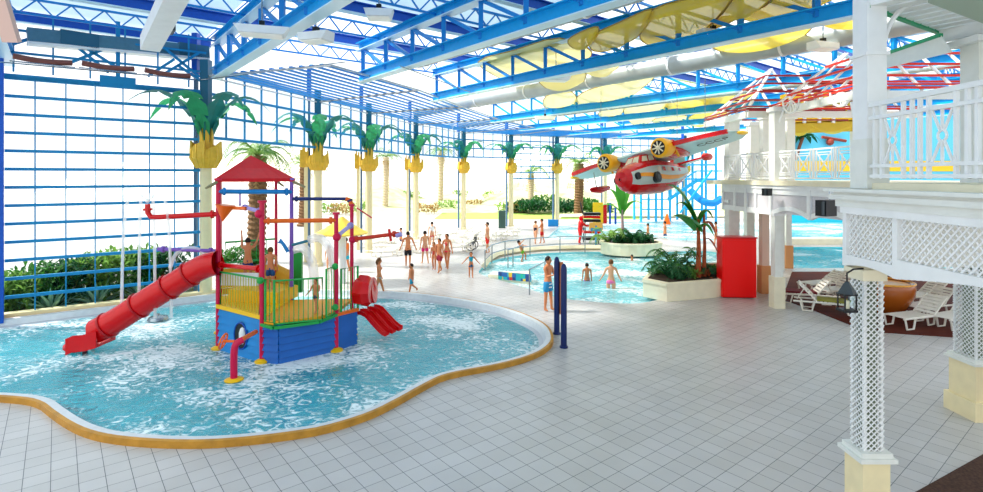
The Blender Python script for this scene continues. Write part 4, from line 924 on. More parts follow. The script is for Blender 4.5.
# far railing with square and cross panels
t = thing('far_railing', 'white railing with square cross panels on the far balcony', 'railing', up(w1, 4.28))
def rpanel(a, b):
    mb = MB(); z0, z1 = 4.36, 5.24; d = b-a
    pt = lambda s, z: up(a+d*s, z0+(z1-z0)*z)
    for z in (0, 1): mb.beam(pt(0, z), pt(1, z), .05, .05)
    for s in (0, .12, .88, 1): mb.beam(pt(s, 0), pt(s, 1), .032, .032, up=(1, 0, 0))
    for z in (.12, .88): mb.beam(pt(.12, z), pt(.88, z), .03, .03)
    for k in (.3,): 
        c = [(.5-k+.08, .5-k), (.5+k-.08, .5-k), (.5+k-.08, .5+k), (.5-k+.08, .5+k)]
        for i in range(4): mb.beam(pt(*c[i]), pt(*c[(i+1) % 4]), .03, .03)
    for p, q in (((.12, .12), (.88, .88)), ((.12, .88), (.88, .12))): mb.beam(pt(*p), pt(*q), .03, .03)
    mb.build('rail_panel', M_WHITE, t, world=True)
r1, r2 = w1+Vector((.1, -.1, 0)), w2+Vector((.1, 0, 0))
for k in range(4): rpanel(r1.lerp(r2, k/4+.01), r1.lerp(r2, (k+1)/4-.01))
for k in range(3): rpanel(w0.lerp(w1, k/3+.01), w0.lerp(w1, (k+1)/3-.01))
# upper posts
for lab, x, Y, w_ in (('tall white upper post at the outer corner of the far balcony', 732, 21.2, .42), ('white upper post in the middle of the far balcony behind its corner post', 753, 22.5, .4), ('white upper post right of the pair on the far balcony', 765, 20.5, .3), ('white upper post under the round bracket on the far balcony', 777, 18.1, .36), ('slim white upper post behind the bracket post', 789, 20.5, .3)):
    q = Vector(((x-CX)*Y/F, Y, 4.26)); tt = thing('upper_post', lab, 'post', q, 0, 'white upper posts of the far balcony'); zt = {732: 2.5, 753: 2.45}.get(x, 2.5)
    MB().box((0, 0, zt/2), (w_, w_, zt)).build('shaft', M_WHITE2, tt); MB().box((0, 0, zt-.1), (w_+.12, w_+.12, .12)).build('capital', M_WHITE, tt)
# slatted roofs
def slat_roof(name, label, x0, x1, y0, y1, z, rise, inset_, n, m, fascia=True):
    t = thing(name, label, 'roof', (x0, y0, z))
    for k in range(n):
        f = k/n*inset_; zz = z+rise*k/n; a, b, c, d = (x0+f, y0+f, zz), (x1-f, y0+f, zz), (x1-f, y1-f, zz), (x0+f, y1-f, zz)
        for p, q in ((a, b), (d, a), (c, d)): MB().beam(p, q, .07, .06).build('roof_slat', m, t, world=True)
    for k in range(int((y1-y0)/.9)+1):
        y = y0+k*.9; ff = min(inset_, min(y-y0, y1-y)); 
        if ff > .2: MB().beam((x0, y, z-.06), (x0+ff, y, z-.06+rise*ff/inset_), .08, .05).build('rafter', M_WHITE, t, world=True)
    for k in range(int((x1-x0)/.9)+1):
        x = x0+k*.9; ff = min(inset_, min(x-x0, x1-x)); 
        if ff > .2: MB().beam((x, y0, z-.06), (x, y0+ff, z-.06+rise*ff/inset_), .08, .05).build('rafter', M_WHITE, t, world=True)
    for p, q in (((x0, y0), (x0+inset_, y0+inset_)), ((x0, y1), (x0+inset_, y1-inset_))): MB().beam((p[0], p[1], z-.04), (q[0], q[1], z+rise-.04), .1, .06).build('hip_rafter', M_WHITE, t, world=True)
    for p, q in (((x0, y0), (x1, y0)), ((x0, y1), (x0, y0))):
        MB().beam((p[0], p[1], z-.2), (q[0], q[1], z-.2), .14, .22).build('eave_beam', M_WHITE2, t, world=True)
        mb = MB(); 
        for dz in (0, .1): mb.beam((p[0]-.05, p[1]-.05, z-.02+dz), (q[0]-.05, q[1]-.05, z-.02+dz), .05, .045)
        mb.build('red_eave_slat', m, t, world=True)
    return t
slat_roof('slatted_roof', 'bright red and white slatted pergola roof over the far balcony', 9.75, 17.5, 14.4, 18.8, 6.8, 1.6, 1.6, 4, mat('red slat paint', '#e0301e', .4))
slat_roof('slatted_roof', 'dark red slatted pergola roof at the left end of the far balcony', 9.0, 15, 18.9, 22.6, 6.8, 1.8, 1.8, 5, mat('dark red slat paint', '#9c2020', .4))
# round eave brackets
for k, (x, y, Y) in enumerate(((791, 108, 17.3), (841, 100, 14.9))):
    c = P(x, y, Y); tt = thing('eave_bracket', ['round white fretwork bracket at the left post under the red roof', 'round white fretwork bracket under the red roof beside the tall near column'][k], 'bracket', c)
    d = (w2-w1).normalized(); mb = MB(); r = .42
    mb.tube([c+d*r*math.cos(a)-Vector((0, 0, r*math.sin(a)))+Vector((0, 0, .25)) for a in [PI*j/12 for j in range(13)]], .035, 6)
    for a in [PI*j/6 for j in range(1, 6)]: mb.beam(c+Vector((0, 0, .25)), c+d*r*math.cos(a)-Vector((0, 0, r*math.sin(a)-.25)), .03, .03)
    mb.build('fretwork', M_WHITE, tt, world=True)
    mb = MB(); mb.tube([c+Vector((0, 0, .25))+d*(-.9+.0)-Vector((0, 0, 1.4)), c-d*.85-Vector((0, 0, .7)), c-d*.5-Vector((0, 0, .2)), c-d*.35+Vector((0, 0, .1))] if k == 0 else [c+d*.55-Vector((0, 0, 1.1)), c+d*.5-Vector((0, 0, .6)), c+d*.38-Vector((0, 0, .1))], .035, 6).build('curved_arm', M_WHITE, tt, world=True)
# red cabinet
q = G(722.5, 298); t = thing('red_cabinet', 'tall plain bright red cabinet beside the planter and white posts', 'cabinet', (q.x, q.y, 0), -.06)
MB().box((.6, .3, 1.1), (1.2, .6, 2.14)).build('body', mat('bright red laminate', '#ff0808', .35), t); MB().box((.6, .3, 2.19), (1.26, .66, .05)).build('top_panel', mat('red cabinet top', '#cc1016', .35), t)
MB().box((.6, .3, .03), (1.1, .5, .06)).build('plinth', M_BLACK, t); MB().box((.6, -.012, 1.1), (1.1, .02, 2.0)).build('door', MATS['bright red laminate'], t)
# far mural wall
t = bpy.data.objects.new('wall_back', None); C.objects.link(t); t['kind'] = 'structure'; t.location = (28, 52, 0)
MB().beam((27.8, 52, 5.2), (60, 52, 5.2), .3, 10.4).build('panel', mat('sky cyan mural paint', '#63c6e6', .6, noise=.1, nscale=.4), t, world=True)
MB().box((44, 51.8, .95), (33, .1, 1.9)).build('turquoise_base', mat('turquoise wall paint', '#27b9cf', .6), t, world=True)
MB().box((44, 51.8, 5.45), (33, .1, 1.0)).build('yellow_band', mat('sunny yellow paint', '#efc02a', .6), t, world=True)
t = thing('mural_palm', 'painted palm tree cut-out leaning on the cyan mural wall above the far railing', 'wall art', P(798, 150, 51))
mb = MB().tube([P(796, 160, 51.5), P(799, 148, 51.5), P(803, 137, 51.4)], .16, 6); mb.build('trunk', mat('brown mural trunk', '#7a4630', .7), t, world=True); mb = MB()
for a in (-.5, .1, .6, 1.3, 2.0, 2.7, 3.4): leaf(mb, P(803, 137, 51.0), a, 1.5*(1 if math.cos(a)**2 > .3 else .5), .8, 1.4, .4, 8, 3)
mb.build('crown', M_LEAF3, t, world=True)
mb = MB().tube([P(822, 137, 51.5), P(846, 141, 51.5)], .14, 6); tag(mb.build('mural_boom', mat('mural brown', '#8d3a2c', .6)), 'brown painted boom on the cyan mural wall', 'wall art')
tag(MB().ball((0, 0, 0), .35, 10).build('mural_ball', MATS['mural brown']), 'small dark painted ball under the boom on the cyan mural wall', 'wall art').location = P(830, 142, 51.5)
# yellow awning valances behind the pavilion
for k, (x0, x1, y, Y) in enumerate(((786, 812, 126, 24.7), (812, 852, 124, 24.7))):
    a, b = P(x0, y, Y), P(x1, y, Y); mb = MB(); n = 12; vs = []
    for i in range(n+1): q = a.lerp(b, i/n); vs += [q+Vector((0, .3, .35)), q-Vector((0, 0, .12+.35*math.sin(PI*i/n)))]
    mb.add(vs, [(2*i, 2*i+1, 2*i+3, 2*i+2) for i in range(n)]); tag(mb.build('awning', M_SAILM), ['small yellow scalloped awning over the painted palm', 'wide yellow scalloped awning over the cyan mural wall'][k], 'awning')
t = thing('sign_frame', 'white timber frame carrying the yellow boards over the far railing', 'frame', P(786, 262, 25.5)*Vector((1, 1, 0)))
for x in (784.5, 858): MB().box(((x-CX)*25/F, 25.3, 3.95), (.22, .22, 7.9)).build('frame_post', M_WHITE2, t, world=True)
for k in range(4):
    y = 98+k*9.5; a, b = P(783, y+2, 25), P(858, y-1, 25)
    tag(MB().beam(a, b, .5, .5).build('yellow_board', M_SAILM if k % 2 else M_YELB), 'yellow painted board, %s from the top in the frame over the far railing' % ordw[k], 'board', 'yellow boards over the far railing')
for k, x in enumerate((806, 821, 835)): tag(MB().beam(P(x, 93, 24.72), P(x-2, 123, 24.72), .12, .12).build('white_strut', M_WHITE), 'white strut crossing the yellow boards, %s from the left' % ordw[k], 'strut', 'white struts crossing the yellow boards')

# ------------------------------------------------------------------ loungers and table on the terrace
M_PL = mat('white resin plastic', '#ece8dc', .4)
def lounger(label, loc, rz, group, cushion=None, back=.5):
    t = thing('sun_lounger', label, 'sun lounger', loc, rz, group)
    for s in (-1, 1):
        MB().tube([(-.95, s*.3, .32), (.25, s*.3, .32), (.95, s*.3, .30)], .03, 6).build('side_rail', M_PL, t, smooth=True)
        for x in (-.7, .55): MB().tube([(x-.2, s*.3, .3), (x-.13, s*.3, .02), (x+.13, s*.3, .02), (x+.2, s*.3, .3)], .028, 6).build('leg', M_PL, t, smooth=True)
    mb = MB()
    for k in range(10): mb.box((-.88+k*.115, 0, .345), (.075, .58, .02))
    mb.build('seat_slats', M_PL, t)
    R = Matrix.Rotation(-back, 3, 'Y'); mb = MB(); c = Vector((.28, 0, .35))
    for k in range(6): mb.box(c+R@Vector((.07+k*.12, 0, 0)), (.08, .58, .02), R=R)
    for s in (-1, 1): mb.beam(c+Vector((0, s*.28, 0)), c+R@Vector((.75, 0, 0))+Vector((0, s*.28, 0)), .04, .04)
    mb.build('backrest', M_PL, t)
    MB().beam(c+R@Vector((.5, 0, 0)), Vector((.85, 0, .32)), .04, .03).build('back_prop', M_PL, t)
    if cushion:
        MB().box((-.3, 0, .39), (1.15, .54, .06)).build('cushion', cushion, t)
    return t
MAR = mat('maroon cushion', '#6e1a26', .8); OLV = mat('olive towel', '#8d8a3c', .9)
gr = 'white plastic sun loungers on the red brown terrace'
lounger('white lounger with maroon cushion closest to the white post with cream plinth', up(G(806, 303), .02), -.25, gr, MAR, .9)
lounger('white lounger with raised back draped in olive towel beside the maroon one', up(G(827, 312), .02), 2.6, gr, OLV, .8)
lounger('white lounger with steep backrest directly behind the black lantern', up(G(838, 298), .02), .35, gr, None, .9)
lounger('white lounger standing behind the olive towel one on the terrace', up(G(823, 291), .02), .3, gr, None, .5)
lounger('white lounger nearest the orange bowl table with legs folded toward the tiles', up(G(917, 326), .02), .3, gr, None, .75)
lounger('white lounger second from the bowl table beside the thick post', up(G(928, 315), .02), .35, gr, None, .7)
lounger('white lounger behind the bowl table, farthest in its row', up(G(922, 304), .02), .3, gr, None, .6)
lounger('white lounger between the thick post and the terrace edge', up(G(957, 326), .02), .4, gr, None, .7)
q = G(884, 313); t = thing('bowl_table', 'round glossy orange brown bowl planter on the terrace beside white loungers', 'bowl', up(q, .02))
MB().lathe([(.4, 0), (.62, .2), (.8, .58), (.84, .86), (.8, 1.0), (.73, .98), (.55, .8)], seg=28).build('bowl', mat('glossy orange brown glaze', '#a8561a', .2, coat=.5), t, smooth=True)
MB().tube([(.81*math.cos(a), .81*math.sin(a), 1.0) for a in [2*PI*j/28 for j in range(28)]], .03, 8, closed=True).build('rim', mat('honey rim', '#f0aa3c', .3), t, smooth=True); MB().lathe([(.01, .94), (.74, .94), (.74, .96)], seg=24).build('inner_tray', MATS['honey rim'], t)

# ------------------------------------------------------------------ seaplane
TH = math.radians(222)
t = thing('seaplane', 'red and silver toy like twin engine seaplane hanging above the pools', 'seaplane', (6.78, 22.0, 4.36), rot=(math.radians(12), math.radians(1), TH)); t.scale = (.94, .94, .94)
sec = [(2.8, -.02, .04, .05), (2.72, -.02, .28, .3), (2.5, -.03, .43, .46), (2.1, -.02, .56, .6), (1.5, .03, .66, .70), (.8, .06, .70, .74), (0, .06, .66, .72), (-.9, .08, .55, .62), (-1.7, .14, .38, .46), (-2.3, .22, .22, .32), (-2.75, .3, .06, .16)]
mb = MB(); n = 28; vs = []
for x, zc_, hw, hh in sec:
    for k in range(n):
        a = 2*PI*k/n; ca, sa = math.cos(a), math.sin(a); e = .8
        y = hw*math.copysign(abs(ca)**e, ca); z = hh*math.copysign(abs(sa)**e, sa)
        if sa < 0: y *= (1-.35*abs(sa)); z *= 1.02
        vs.append(Vector((x, y, zc_+z)))
for i in range(len(sec)-1):
    for k in range(n):
        l = (k+1) % n; f = (i*n+k, (i+1)*n+k, (i+1)*n+l, i*n+l); c = sum((vs[j] for j in f), Vector())/4
        rel = (c.z-(sec[i][1]+sec[i+1][1])/2)/((sec[i][3]+sec[i+1][3])/2)
        mi = 0 if (rel < -.5 or i < 2) else (0 if rel > .55 else 1)
        mb.add([vs[j] for j in f], [(0, 1, 2, 3)], mi)
M_SREDP = mat('seaplane red', '#c80812', .25, coat=.2); M_SIL = mat('seaplane silver green', '#b9c7c2', .3); M_SIL2 = mat('seaplane pale blue', '#bfe0e6', .3)
mb.build('fuselage', [M_SREDP, M_SIL], t)
def side(x, rel, s, off=.012):
    for i in range(len(sec)-1):
        a, b = sec[i], sec[i+1]
        if a[0] >= x >= b[0]:
            f = (a[0]-x)/(a[0]-b[0]); zc_, hw, hh = [a[j]+(b[j]-a[j])*f for j in (1, 2, 3)]
            sa = math.copysign(abs(rel)**(1/.8), rel); sa = max(-1, min(1, sa)); ca = math.sqrt(1-sa*sa); y = hw*abs(ca)**.8
            if sa < 0: y *= (1-.35*abs(sa))
            return Vector((x, s*(y+off), zc_+hh*rel))
for s in (1, -1):
    mb = MB(); xs = [2.3-.2*k for k in range(25)]; top = []; bot = []
    for x in xs:
        if x < -2.6: break
        r = .36*math.exp(-((x-2.3)/1.2)**2)-.22; top.append(side(x, r+.12*min(1, (x+2.9)/1.5), s, .02)); bot.append(side(x, r-.12*min(1, (x+2.9)/1.5), s, .02))
    m_ = len(top); mb.add(top+bot, [((i, i+1, m_+i+1, m_+i) if s < 0 else (i, m_+i, m_+i+1, i+1)) for i in range(m_-1)]); mb.build('orange_stripe', mat('seaplane orange', '#f09a1e', .3), t)
    for k in range(6):
        x = .85-.4*k; c = [side(x+.13, .16, s, .022), side(x-.13, .16, s, .022), side(x-.13, .42, s, .022), side(x+.13, .42, s, .022)]
        MB().add(c, [(0, 1, 2, 3) if s < 0 else (3, 2, 1, 0)]).build('window', mat('cream window', '#d8d2be', .2) if k % 2 == 0 else mat('red window', '#b11a22', .2), t)
    w_ = side(1.15, -.18, s, .0); mb = MB().cyl(w_-Vector((0, s*.05, 0)), w_+Vector((0, s*.12, 0)), .23, 20); wo = mb.build('wheel', M_BLACK, t, smooth=True); MB().cyl(w_+Vector((0, s*.1, 0)), w_+Vector((0, s*.14, 0)), .1, 12).build('hub', M_DGREY, wo)
    w_ = side(2.25, .08, s, .0); wo = MB().cyl(w_-Vector((0, s*.05, 0)), w_+Vector((0, s*.06, 0)), .15, 16).build('nose_wheel', M_BLACK, t, smooth=True)
# cockpit
mb = MB(); v = [(1.85, -.42, .5), (1.85, .42, .5), (.6, .5, .6), (.6, -.5, .6), (1.45, -.3, .95), (1.45, .3, .95), (.6, .36, 1.0), (.6, -.36, 1.0)]
mb.add(v, [(0, 4, 5, 1), (1, 5, 6, 2), (2, 6, 7, 3), (3, 7, 4, 0), (4, 7, 6, 5)]); cp = mb.build('cockpit', M_SREDP, t)
gm = mat('cockpit window cream', '#ded8c2', .15)
for s in (1, -1):
    a, b, c, d = [Vector(q) for q in (v[1], v[5], v[6], v[2])] if s > 0 else [Vector(q) for q in (v[0], v[4], v[7], v[3])]
    for u0, u1 in ((.12, .48), (.56, .9)):
        f = lambda u_, w_: (a.lerp(d, u_)).lerp(b.lerp(c, u_), w_)+Vector((0, s*.015, .0)); MB().add([f(u0, .3), f(u1, .3), f(u1, .85), f(u0, .85)], [(0, 1, 2, 3)]).build('side_window', gm, cp)
a, b, c, d = [Vector(q)+Vector((.015, 0, 0)) for q in (v[0], v[1], v[5], v[4])]; f = lambda u_, w_: a.lerp(b, u_).lerp(d.lerp(c, u_), w_)
for u0, u1 in ((.08, .47), (.53, .92)): MB().add([f(u0, .2), f(u1, .2), f(u1, .88), f(u0, .88)], [(0, 1, 2, 3)]).build('windscreen', gm, cp)
# wings
zw = .92
for s in (1, -1):
    mb = MB(); st = [(0, 1.25, -.65, .13), (1.3, 1.25, -.65, .12), (2.8, 1.1, -.45, .09), (3.8, .92, -.25, .06), (4.15, .6, .1, .04)]; iz = lambda x: zw-.02+.2*(x-.4); vs = []; fs = []
    for y, xf, xr, th in st:
        xm = xf-.15; vs += [(xf, s*y, iz(xf)), (xm, s*y, iz(xm)+th), (xr, s*y, iz(xr)+.01), (xr, s*y, iz(xr)-.01), (xm, s*y, iz(xm)-th*.5)]
    for i in range(4):
        for j in range(5):
            l = (j+1) % 5; fs.append((i*5+j, (i+1)*5+j, (i+1)*5+l, i*5+l) if s < 0 else (i*5+l, (i+1)*5+l, (i+1)*5+j, i*5+j))
    vs = [Vector(q) for q in vs]
    mb.add(vs, fs+[(20, 21, 22, 23, 24)]); w_ = mb.build('wing', M_SIL2, t)
    mb = MB(); [mb.beam((st[i][1]+.01, s*st[i][0], iz(st[i][1])), (st[i+1][1]+.01, s*st[i+1][0], iz(st[i+1][1])), .16, .17) for i in range(1, 3)]; mb.build('leading_edge', M_SREDP, w_)
    mb = MB().ball((.35, s*4.1, iz(.35)), (.42, .14, .07), 12); mb.build('wing_tip', M_YELB, w_)
    # engine
    y = s*1.35; e = MB().lathe([(.12, .0), (.33, .0), (.40, .07), (.41, .2), (.38, .5), (.34, .75)], seg=22); 
    R = Matrix.Rotation(PI/2, 3, 'Y').to_4x4(); e.v = [Vector((1.75-q.z, y+q.y, zw+.06+q.x)) for q in e.v]
    en = e.build('engine', mat('engine yellow', '#f2b01c', .3), t, smooth=True)
    mb = MB().cyl((1.752, y, zw+.06), (1.76, y, zw+.06), .29, 20); mb.build('intake', M_BLACK, en)
    mb = MB()
    for k in range(8): a_ = 2*PI*k/8; mb.cyl((1.77, y, zw+.06), (1.77, y+.26*math.cos(a_), zw+.06+.26*math.sin(a_)), .028, 6)
    mb.ball((1.79, y, zw+.06), .09, 10); mb.build('cylinder_ring', M_CREAM2, en)
    mb = MB().tube([(1.05, y, zw+.03), (.5, y, zw), (-.3, y, zw-.05), (-.7, y, zw)], [.33, .36, .26, .05], 14); mb.build('nacelle', M_SREDP, t, smooth=True)
    mb = MB().box((.95, y-.0, zw-.2), (.08, .5, .08)); mb.beam((1.1, y+s*.28, zw+.2), (.8, y+s*.28, zw-.35), .07, .07); mb.build('cowl_strap', MATS['engine yellow'], en)
    # float
    mb = MB().tube([(1.0, s*2.9, .1), (.85, s*2.9, .06), (.3, s*2.9, .05), (-.4, s*2.9, .12), (-.6, s*2.9, .16)], [.03, .13, .17, .12, .02], 12) if s < 0 else MB().tube([(.5, s*3.6, .7), (.3, s*3.6, .7)], [.01, .01], 4)
    if s < 0: fo = mb.build('float', M_SREDP, t, smooth=True); mb = MB().beam((.5, s*2.9, .15), (.5, s*2.9, zw), .03, .06); mb.build('float_strut', M_SIL, fo)
    # tail plane
    mb = MB(); mb.add([Vector(q) for q in [(-1.9, 0, .62), (-2.05, s*1.3, .66), (-2.5, s*1.35, .66), (-2.65, 0, .62), (-1.9, 0, .56), (-2.05, s*1.3, .62), (-2.5, s*1.35, .62), (-2.65, 0, .56)]], [(0, 1, 2, 3), (7, 6, 5, 4), (0, 4, 5, 1), (1, 5, 6, 2), (2, 6, 7, 3)]); tp = mb.build('tail_plane', M_SIL, t)
    MB().tube([(-1.7, s*1.35, .64), (-1.95, s*1.35, .64), (-2.4, s*1.35, .64), (-2.7, s*1.35, .64)], [.03, .17, .16, .03], 12).build('tail_tip', M_SREDP, tp, smooth=True)
    MB().beam((-1.9, 0, .6), (-2.05, s*1.3, .64), .08, .08).build('tail_edge', M_SREDP, tp)
mb = MB(); mb.add([Vector(q) for q in [(-1.5, -.05, .55), (-2.0, -.04, 1.75), (-2.7, -.04, 1.8), (-2.7, -.05, .4), (-1.5, .05, .55), (-2.0, .04, 1.75), (-2.7, .04, 1.8), (-2.7, .05, .4)]], [(0, 1, 2, 3), (7, 6, 5, 4), (0, 4, 5, 1), (1, 5, 6, 2), (2, 6, 7, 3), (3, 7, 4, 0)]); tf = mb.build('tail_fin', mat('fin green grey', '#7f9c90', .35), t)
MB().beam((-1.45, 0, .55), (-1.98, 0, 1.77), .13, .1).build('fin_edge', M_SREDP, tf)
# registration letters under the port wing
cu = bpy.data.curves.new('registration', 'FONT'); cu.body = 'CCCP'; cu.size = .5; cu.extrude = .004
cu.materials.append(M_DGREY); ft = bpy.data.objects.new('registration_text', cu); fm = bpy.data.meshes.new_from_object(ft); bpy.data.objects.remove(ft)
fo = bpy.data.objects.new('registration', fm); C.objects.link(fo); fo.parent = t
fo.rotation_euler = (Matrix.Rotation(-math.atan(.2), 3, 'Y')@Matrix.Rotation(PI, 3, 'X')@Matrix.Rotation(-PI/2, 3, 'Z')).to_euler(); fo.location = (.35, 2.3, zw-.02+.2*(.35-.4)-.085); fo.scale = (1.0, .8, 1)
for k, (dx, dy) in enumerate(((.3, -2.6), (.3, 2.6), (-2.3, 0))):
    pt = t.matrix_basis@Vector((dx, dy, 1.0 if k < 2 else 1.5)); MB().cyl(pt, (pt.x, pt.y, 8.3), .012, 5).build('hanging_wire', M_STEEL, t, world=True)

# ------------------------------------------------------------------ people
def skin_mesh(verts, edges, radii, sub=1):
    me = bpy.data.meshes.new('sk'); me.from_pydata([tuple(v) for v in verts], edges, [])
    o = bpy.data.objects.new('sk', me); C.objects.link(o)
    m = o.modifiers.new('s', 'SKIN'); m.use_smooth_shade = True
    for i, r in enumerate(radii): me.skin_vertices[0].data[i].radius = (r, r) if not isinstance(r, tuple) else r
    me.skin_vertices[0].data[0].use_root = True
    if sub: o.modifiers.new('u', 'SUBSURF').levels = sub
    bpy.context.view_layer.update(); dg = bpy.context.evaluated_depsgraph_get()
    r = bpy.data.meshes.new_from_object(o.evaluated_get(dg)); bpy.data.objects.remove(o); return r
def remesh(mb, extra, vox, matl, name, parent):
    me = extra; o = bpy.data.objects.new('rm', me)
    base = mb.mesh('x', matl)
    import bmesh
    bm = bmesh.new(); bm.from_mesh(me); bm.from_mesh(base); bm.to_mesh(me); bm.free(); bpy.data.meshes.remove(base)
    C.objects.link(o); m = o.modifiers.new('r', 'REMESH'); m.mode = 'VOXEL'; m.voxel_size = vox; m.use_smooth_shade = True
    k = o.modifiers.new('k', 'SMOOTH'); k.factor = .5; k.iterations = 2
    bpy.context.view_layer.update(); dg = bpy.context.evaluated_depsgraph_get()
    r = bpy.data.meshes.new_from_object(o.evaluated_get(dg)); bpy.data.objects.remove(o)
    r.materials.clear(); r.materials.append(matl)
    p = bpy.data.objects.new(name, r); C.objects.link(p); p.parent = parent; return p
CM = {}
def cloth(c): return mat('cloth '+c, c, .8, noise=.1)
def person(label, loc, h, face, la=(.12, -.12), ka=(.05, .15), arms=((.05, .12, .2), (.05, .12, .2)), lean=0, skin=M_SKIN, hair=M_HAIR, shorts=None, top=None, swim=None, long_hair=False, shape='m', shoes=None, bag=None, full=None, turn=0):
    """face: heading in radians (0 = faces away +Y). la: hip swing of each leg, ka: knee bend; arms: (forward, outward, elbow bend)"""
    t = thing('person', label, 'person', loc, face)
    fat = 1.0 if h > 1.3 else 1.08
    hs = 1 if h > 1.3 else 1.18                         # children have larger heads
    sw = .115 if shape == 'm' else .1; hw = .052 if shape == 'm' else .056
    V = []; E = []; Rr = []
    def av(p, r, par=None):
        V.append(Vector(p)*h); Rr.append(r*h*fat); 
        if par is not None: E.append((par, len(V)-1))
        return len(V)-1
    L = math.sin(lean); K = math.cos(lean)
    def sp(z, x=0, y=0): return Vector((x, y+(z-.53)*L, .53+(z-.53)*K))
    pel = av((0, 0, .53), (.078, .058) and .066); wa = av(sp(.62), .062 if shape == 'm' else .055, pel); chs = av(sp(.725), .078 if shape == 'm' else .07, wa); nk = av(sp(.815), .045, chs); hd0 = av(sp(.865, 0, .004), .03, nk)
    dz = 0; feet = []
    joints = {}
    for i, s in enumerate((-1, 1)):
        a, k = la[i], ka[i]; hp = av((s*hw, 0, .495), .056, pel)
        kn = Vector((s*(hw+.004), .235*math.sin(a), .495-.235*math.cos(a))); an = kn+Vector((0, .235*math.sin(a-k), -.235*math.cos(a-k)))
        k1 = av(kn.lerp(Vector((s*hw, 0, .495)), .5), .048, hp); k2 = av(kn, .034, k1); c = av(kn.lerp(an, .4), .033, k2); a1 = av(an, .02, c)
        ft = an+Vector((s*.012, .075*math.cos(a-k)-.0, -.02+.075*math.sin(a-k)*.6)); av(an+Vector((0, -.018, -.018)), .02, a1); av(ft, .017, a1); feet.append(min(an.z, ft.z)); joints['k%d' % i] = kn; joints['h%d' % i] = Vector((s*hw, 0, .495))
    for i, s in enumerate((-1, 1)):
        fw, ou, eb = arms[i]; sh = sp(.80, s*sw); sv = av(sh, .036, nk)
        dr = Vector((s*math.sin(ou), math.sin(fw)*math.cos(ou), -math.cos(fw)*math.cos(ou))); el = sh+dr*.165
        ax = Vector((1, 0, 0)); d2 = Matrix.Rotation(eb, 3, 'X')@dr; wr = el+d2*.145
        av(sh.lerp(el, .5), .029, sv); e1 = av(el, .023, len(V)-1); av(el.lerp(wr, .35), .022, e1); w1 = av(wr, .015, len(V)-1)
        pm = av(wr+d2*.03, .018, w1); sd = d2.cross(Vector((0, 0, 1)) if abs(d2.z) < .8 else Vector((0, 1, 0))).normalized()
        for j, (o, l) in enumerate(((-.018, .036), (-.006, .042), (.006, .04), (.018, .032))):
            f1 = av(wr+d2*.045+sd*o, .0065, pm); av(wr+d2*(.045+l*.6)+sd*o*1.1+Vector((0, .004, 0)), .0058, f1); 
        f1 = av(wr+d2*.015+sd*.026+Vector((0, .01, 0)), .008, w1)
    z0 = -(min(feet)-.017)
    me = skin_mesh(V, E, Rr)
    hd = sp(.925, 0, .01)*h; rh = .062*h*hs; mb = MB()
    mb.ball(hd, (rh*.82, rh*.98, rh*1.18), 16); mb.ball(hd+Vector((0, rh*.1, -rh*.75)), (rh*.6, rh*.7, rh*.5), 12)
    mb.ball(hd+Vector((0, rh*1.0, -rh*.2)), (rh*.14, rh*.2, rh*.2), 8)
    for s in (-1, 1): mb.ball(hd+Vector((s*rh*.84, 0, -rh*.1)), (rh*.1, rh*.2, rh*.28), 8); mb.ball(Vector((s*.03, -.02+.0, .5))*h, (.045*h, .05*h, .05*h), 10)
    if shape != 'm': [mb.ball(sp(.725, s*.035, .055)*h, .034*h, 8) for s in (-1, 1)]
    body = remesh(mb, me, .0085*max(h, 1.0), skin, 'body', t)
    for s in (-1, 1): MB().ball(hd+Vector((s*rh*.33, rh*.9, 0)), rh*.12, 8).build('eye', M_BLACK, t)
    MB().ball(hd+Vector((0, rh*.93, -rh*.52)), (rh*.3, rh*.09, rh*.07), 8).build('mouth', mat('lips', '#9c4a44', .5), t)
    mb = MB(); n = 16; mb.ball(hd+Vector((0, -rh*.12, rh*.16)), (rh*.93, rh*1.02, rh*1.16), 16)
    # trim hair in front of the face
    mb.v = [Vector((v.x, min(v.y, hd.y+rh*.55+max(0, v.z-hd.z-rh*.45)*.9), max(v.z, hd.z-(rh*(.35 if v.y < hd.y else .0))))) for v in mb.v]
    hr = mb.build('hair', hair, t, smooth=True)
    if long_hair: MB().tube([hd+Vector((0, -rh*.8, rh*.3)), hd+Vector((0, -rh*1.15, -rh*.7)), hd+Vector((0, -rh*.9, -rh*2.0))], [rh*.5, rh*.5, rh*.25], 8).build('ponytail', hair, hr, smooth=True)
    def garment(name, vv, ee, rr, col): 
        g = skin_mesh([Vector(v)*h for v in vv], ee, [q*h*fat for q in rr]); o = bpy.data.objects.new(name, g); g.materials.append(cloth(col)); C.objects.link(o); o.parent = t; return o
    if shorts:
        col, ln = shorts; vv = [(0, 0, .53)]; ee = []; rr = [.073]; vv.append(sp(.58)); ee.append((0, 1)); rr.append(.068)
        for i, s in enumerate((-1, 1)):
            hp = joints['h%d' % i]; kn = joints['k%d' % i]; vv.append(hp); ee.append((0, len(vv)-1)); rr.append(.064); vv.append(hp.lerp(kn, ln)); ee.append((len(vv)-2, len(vv)-1)); rr.append(.057)
        garment('shorts', vv, ee, rr, col)
    if top: garment('top', [sp(.56), sp(.65), sp(.74), sp(.80), sp(.80, -sw*.95), sp(.80, sw*.95)], [(0, 1), (1, 2), (2, 3), (3, 4), (3, 5)], [.07, .066, .083, .05, .043, .043], top)
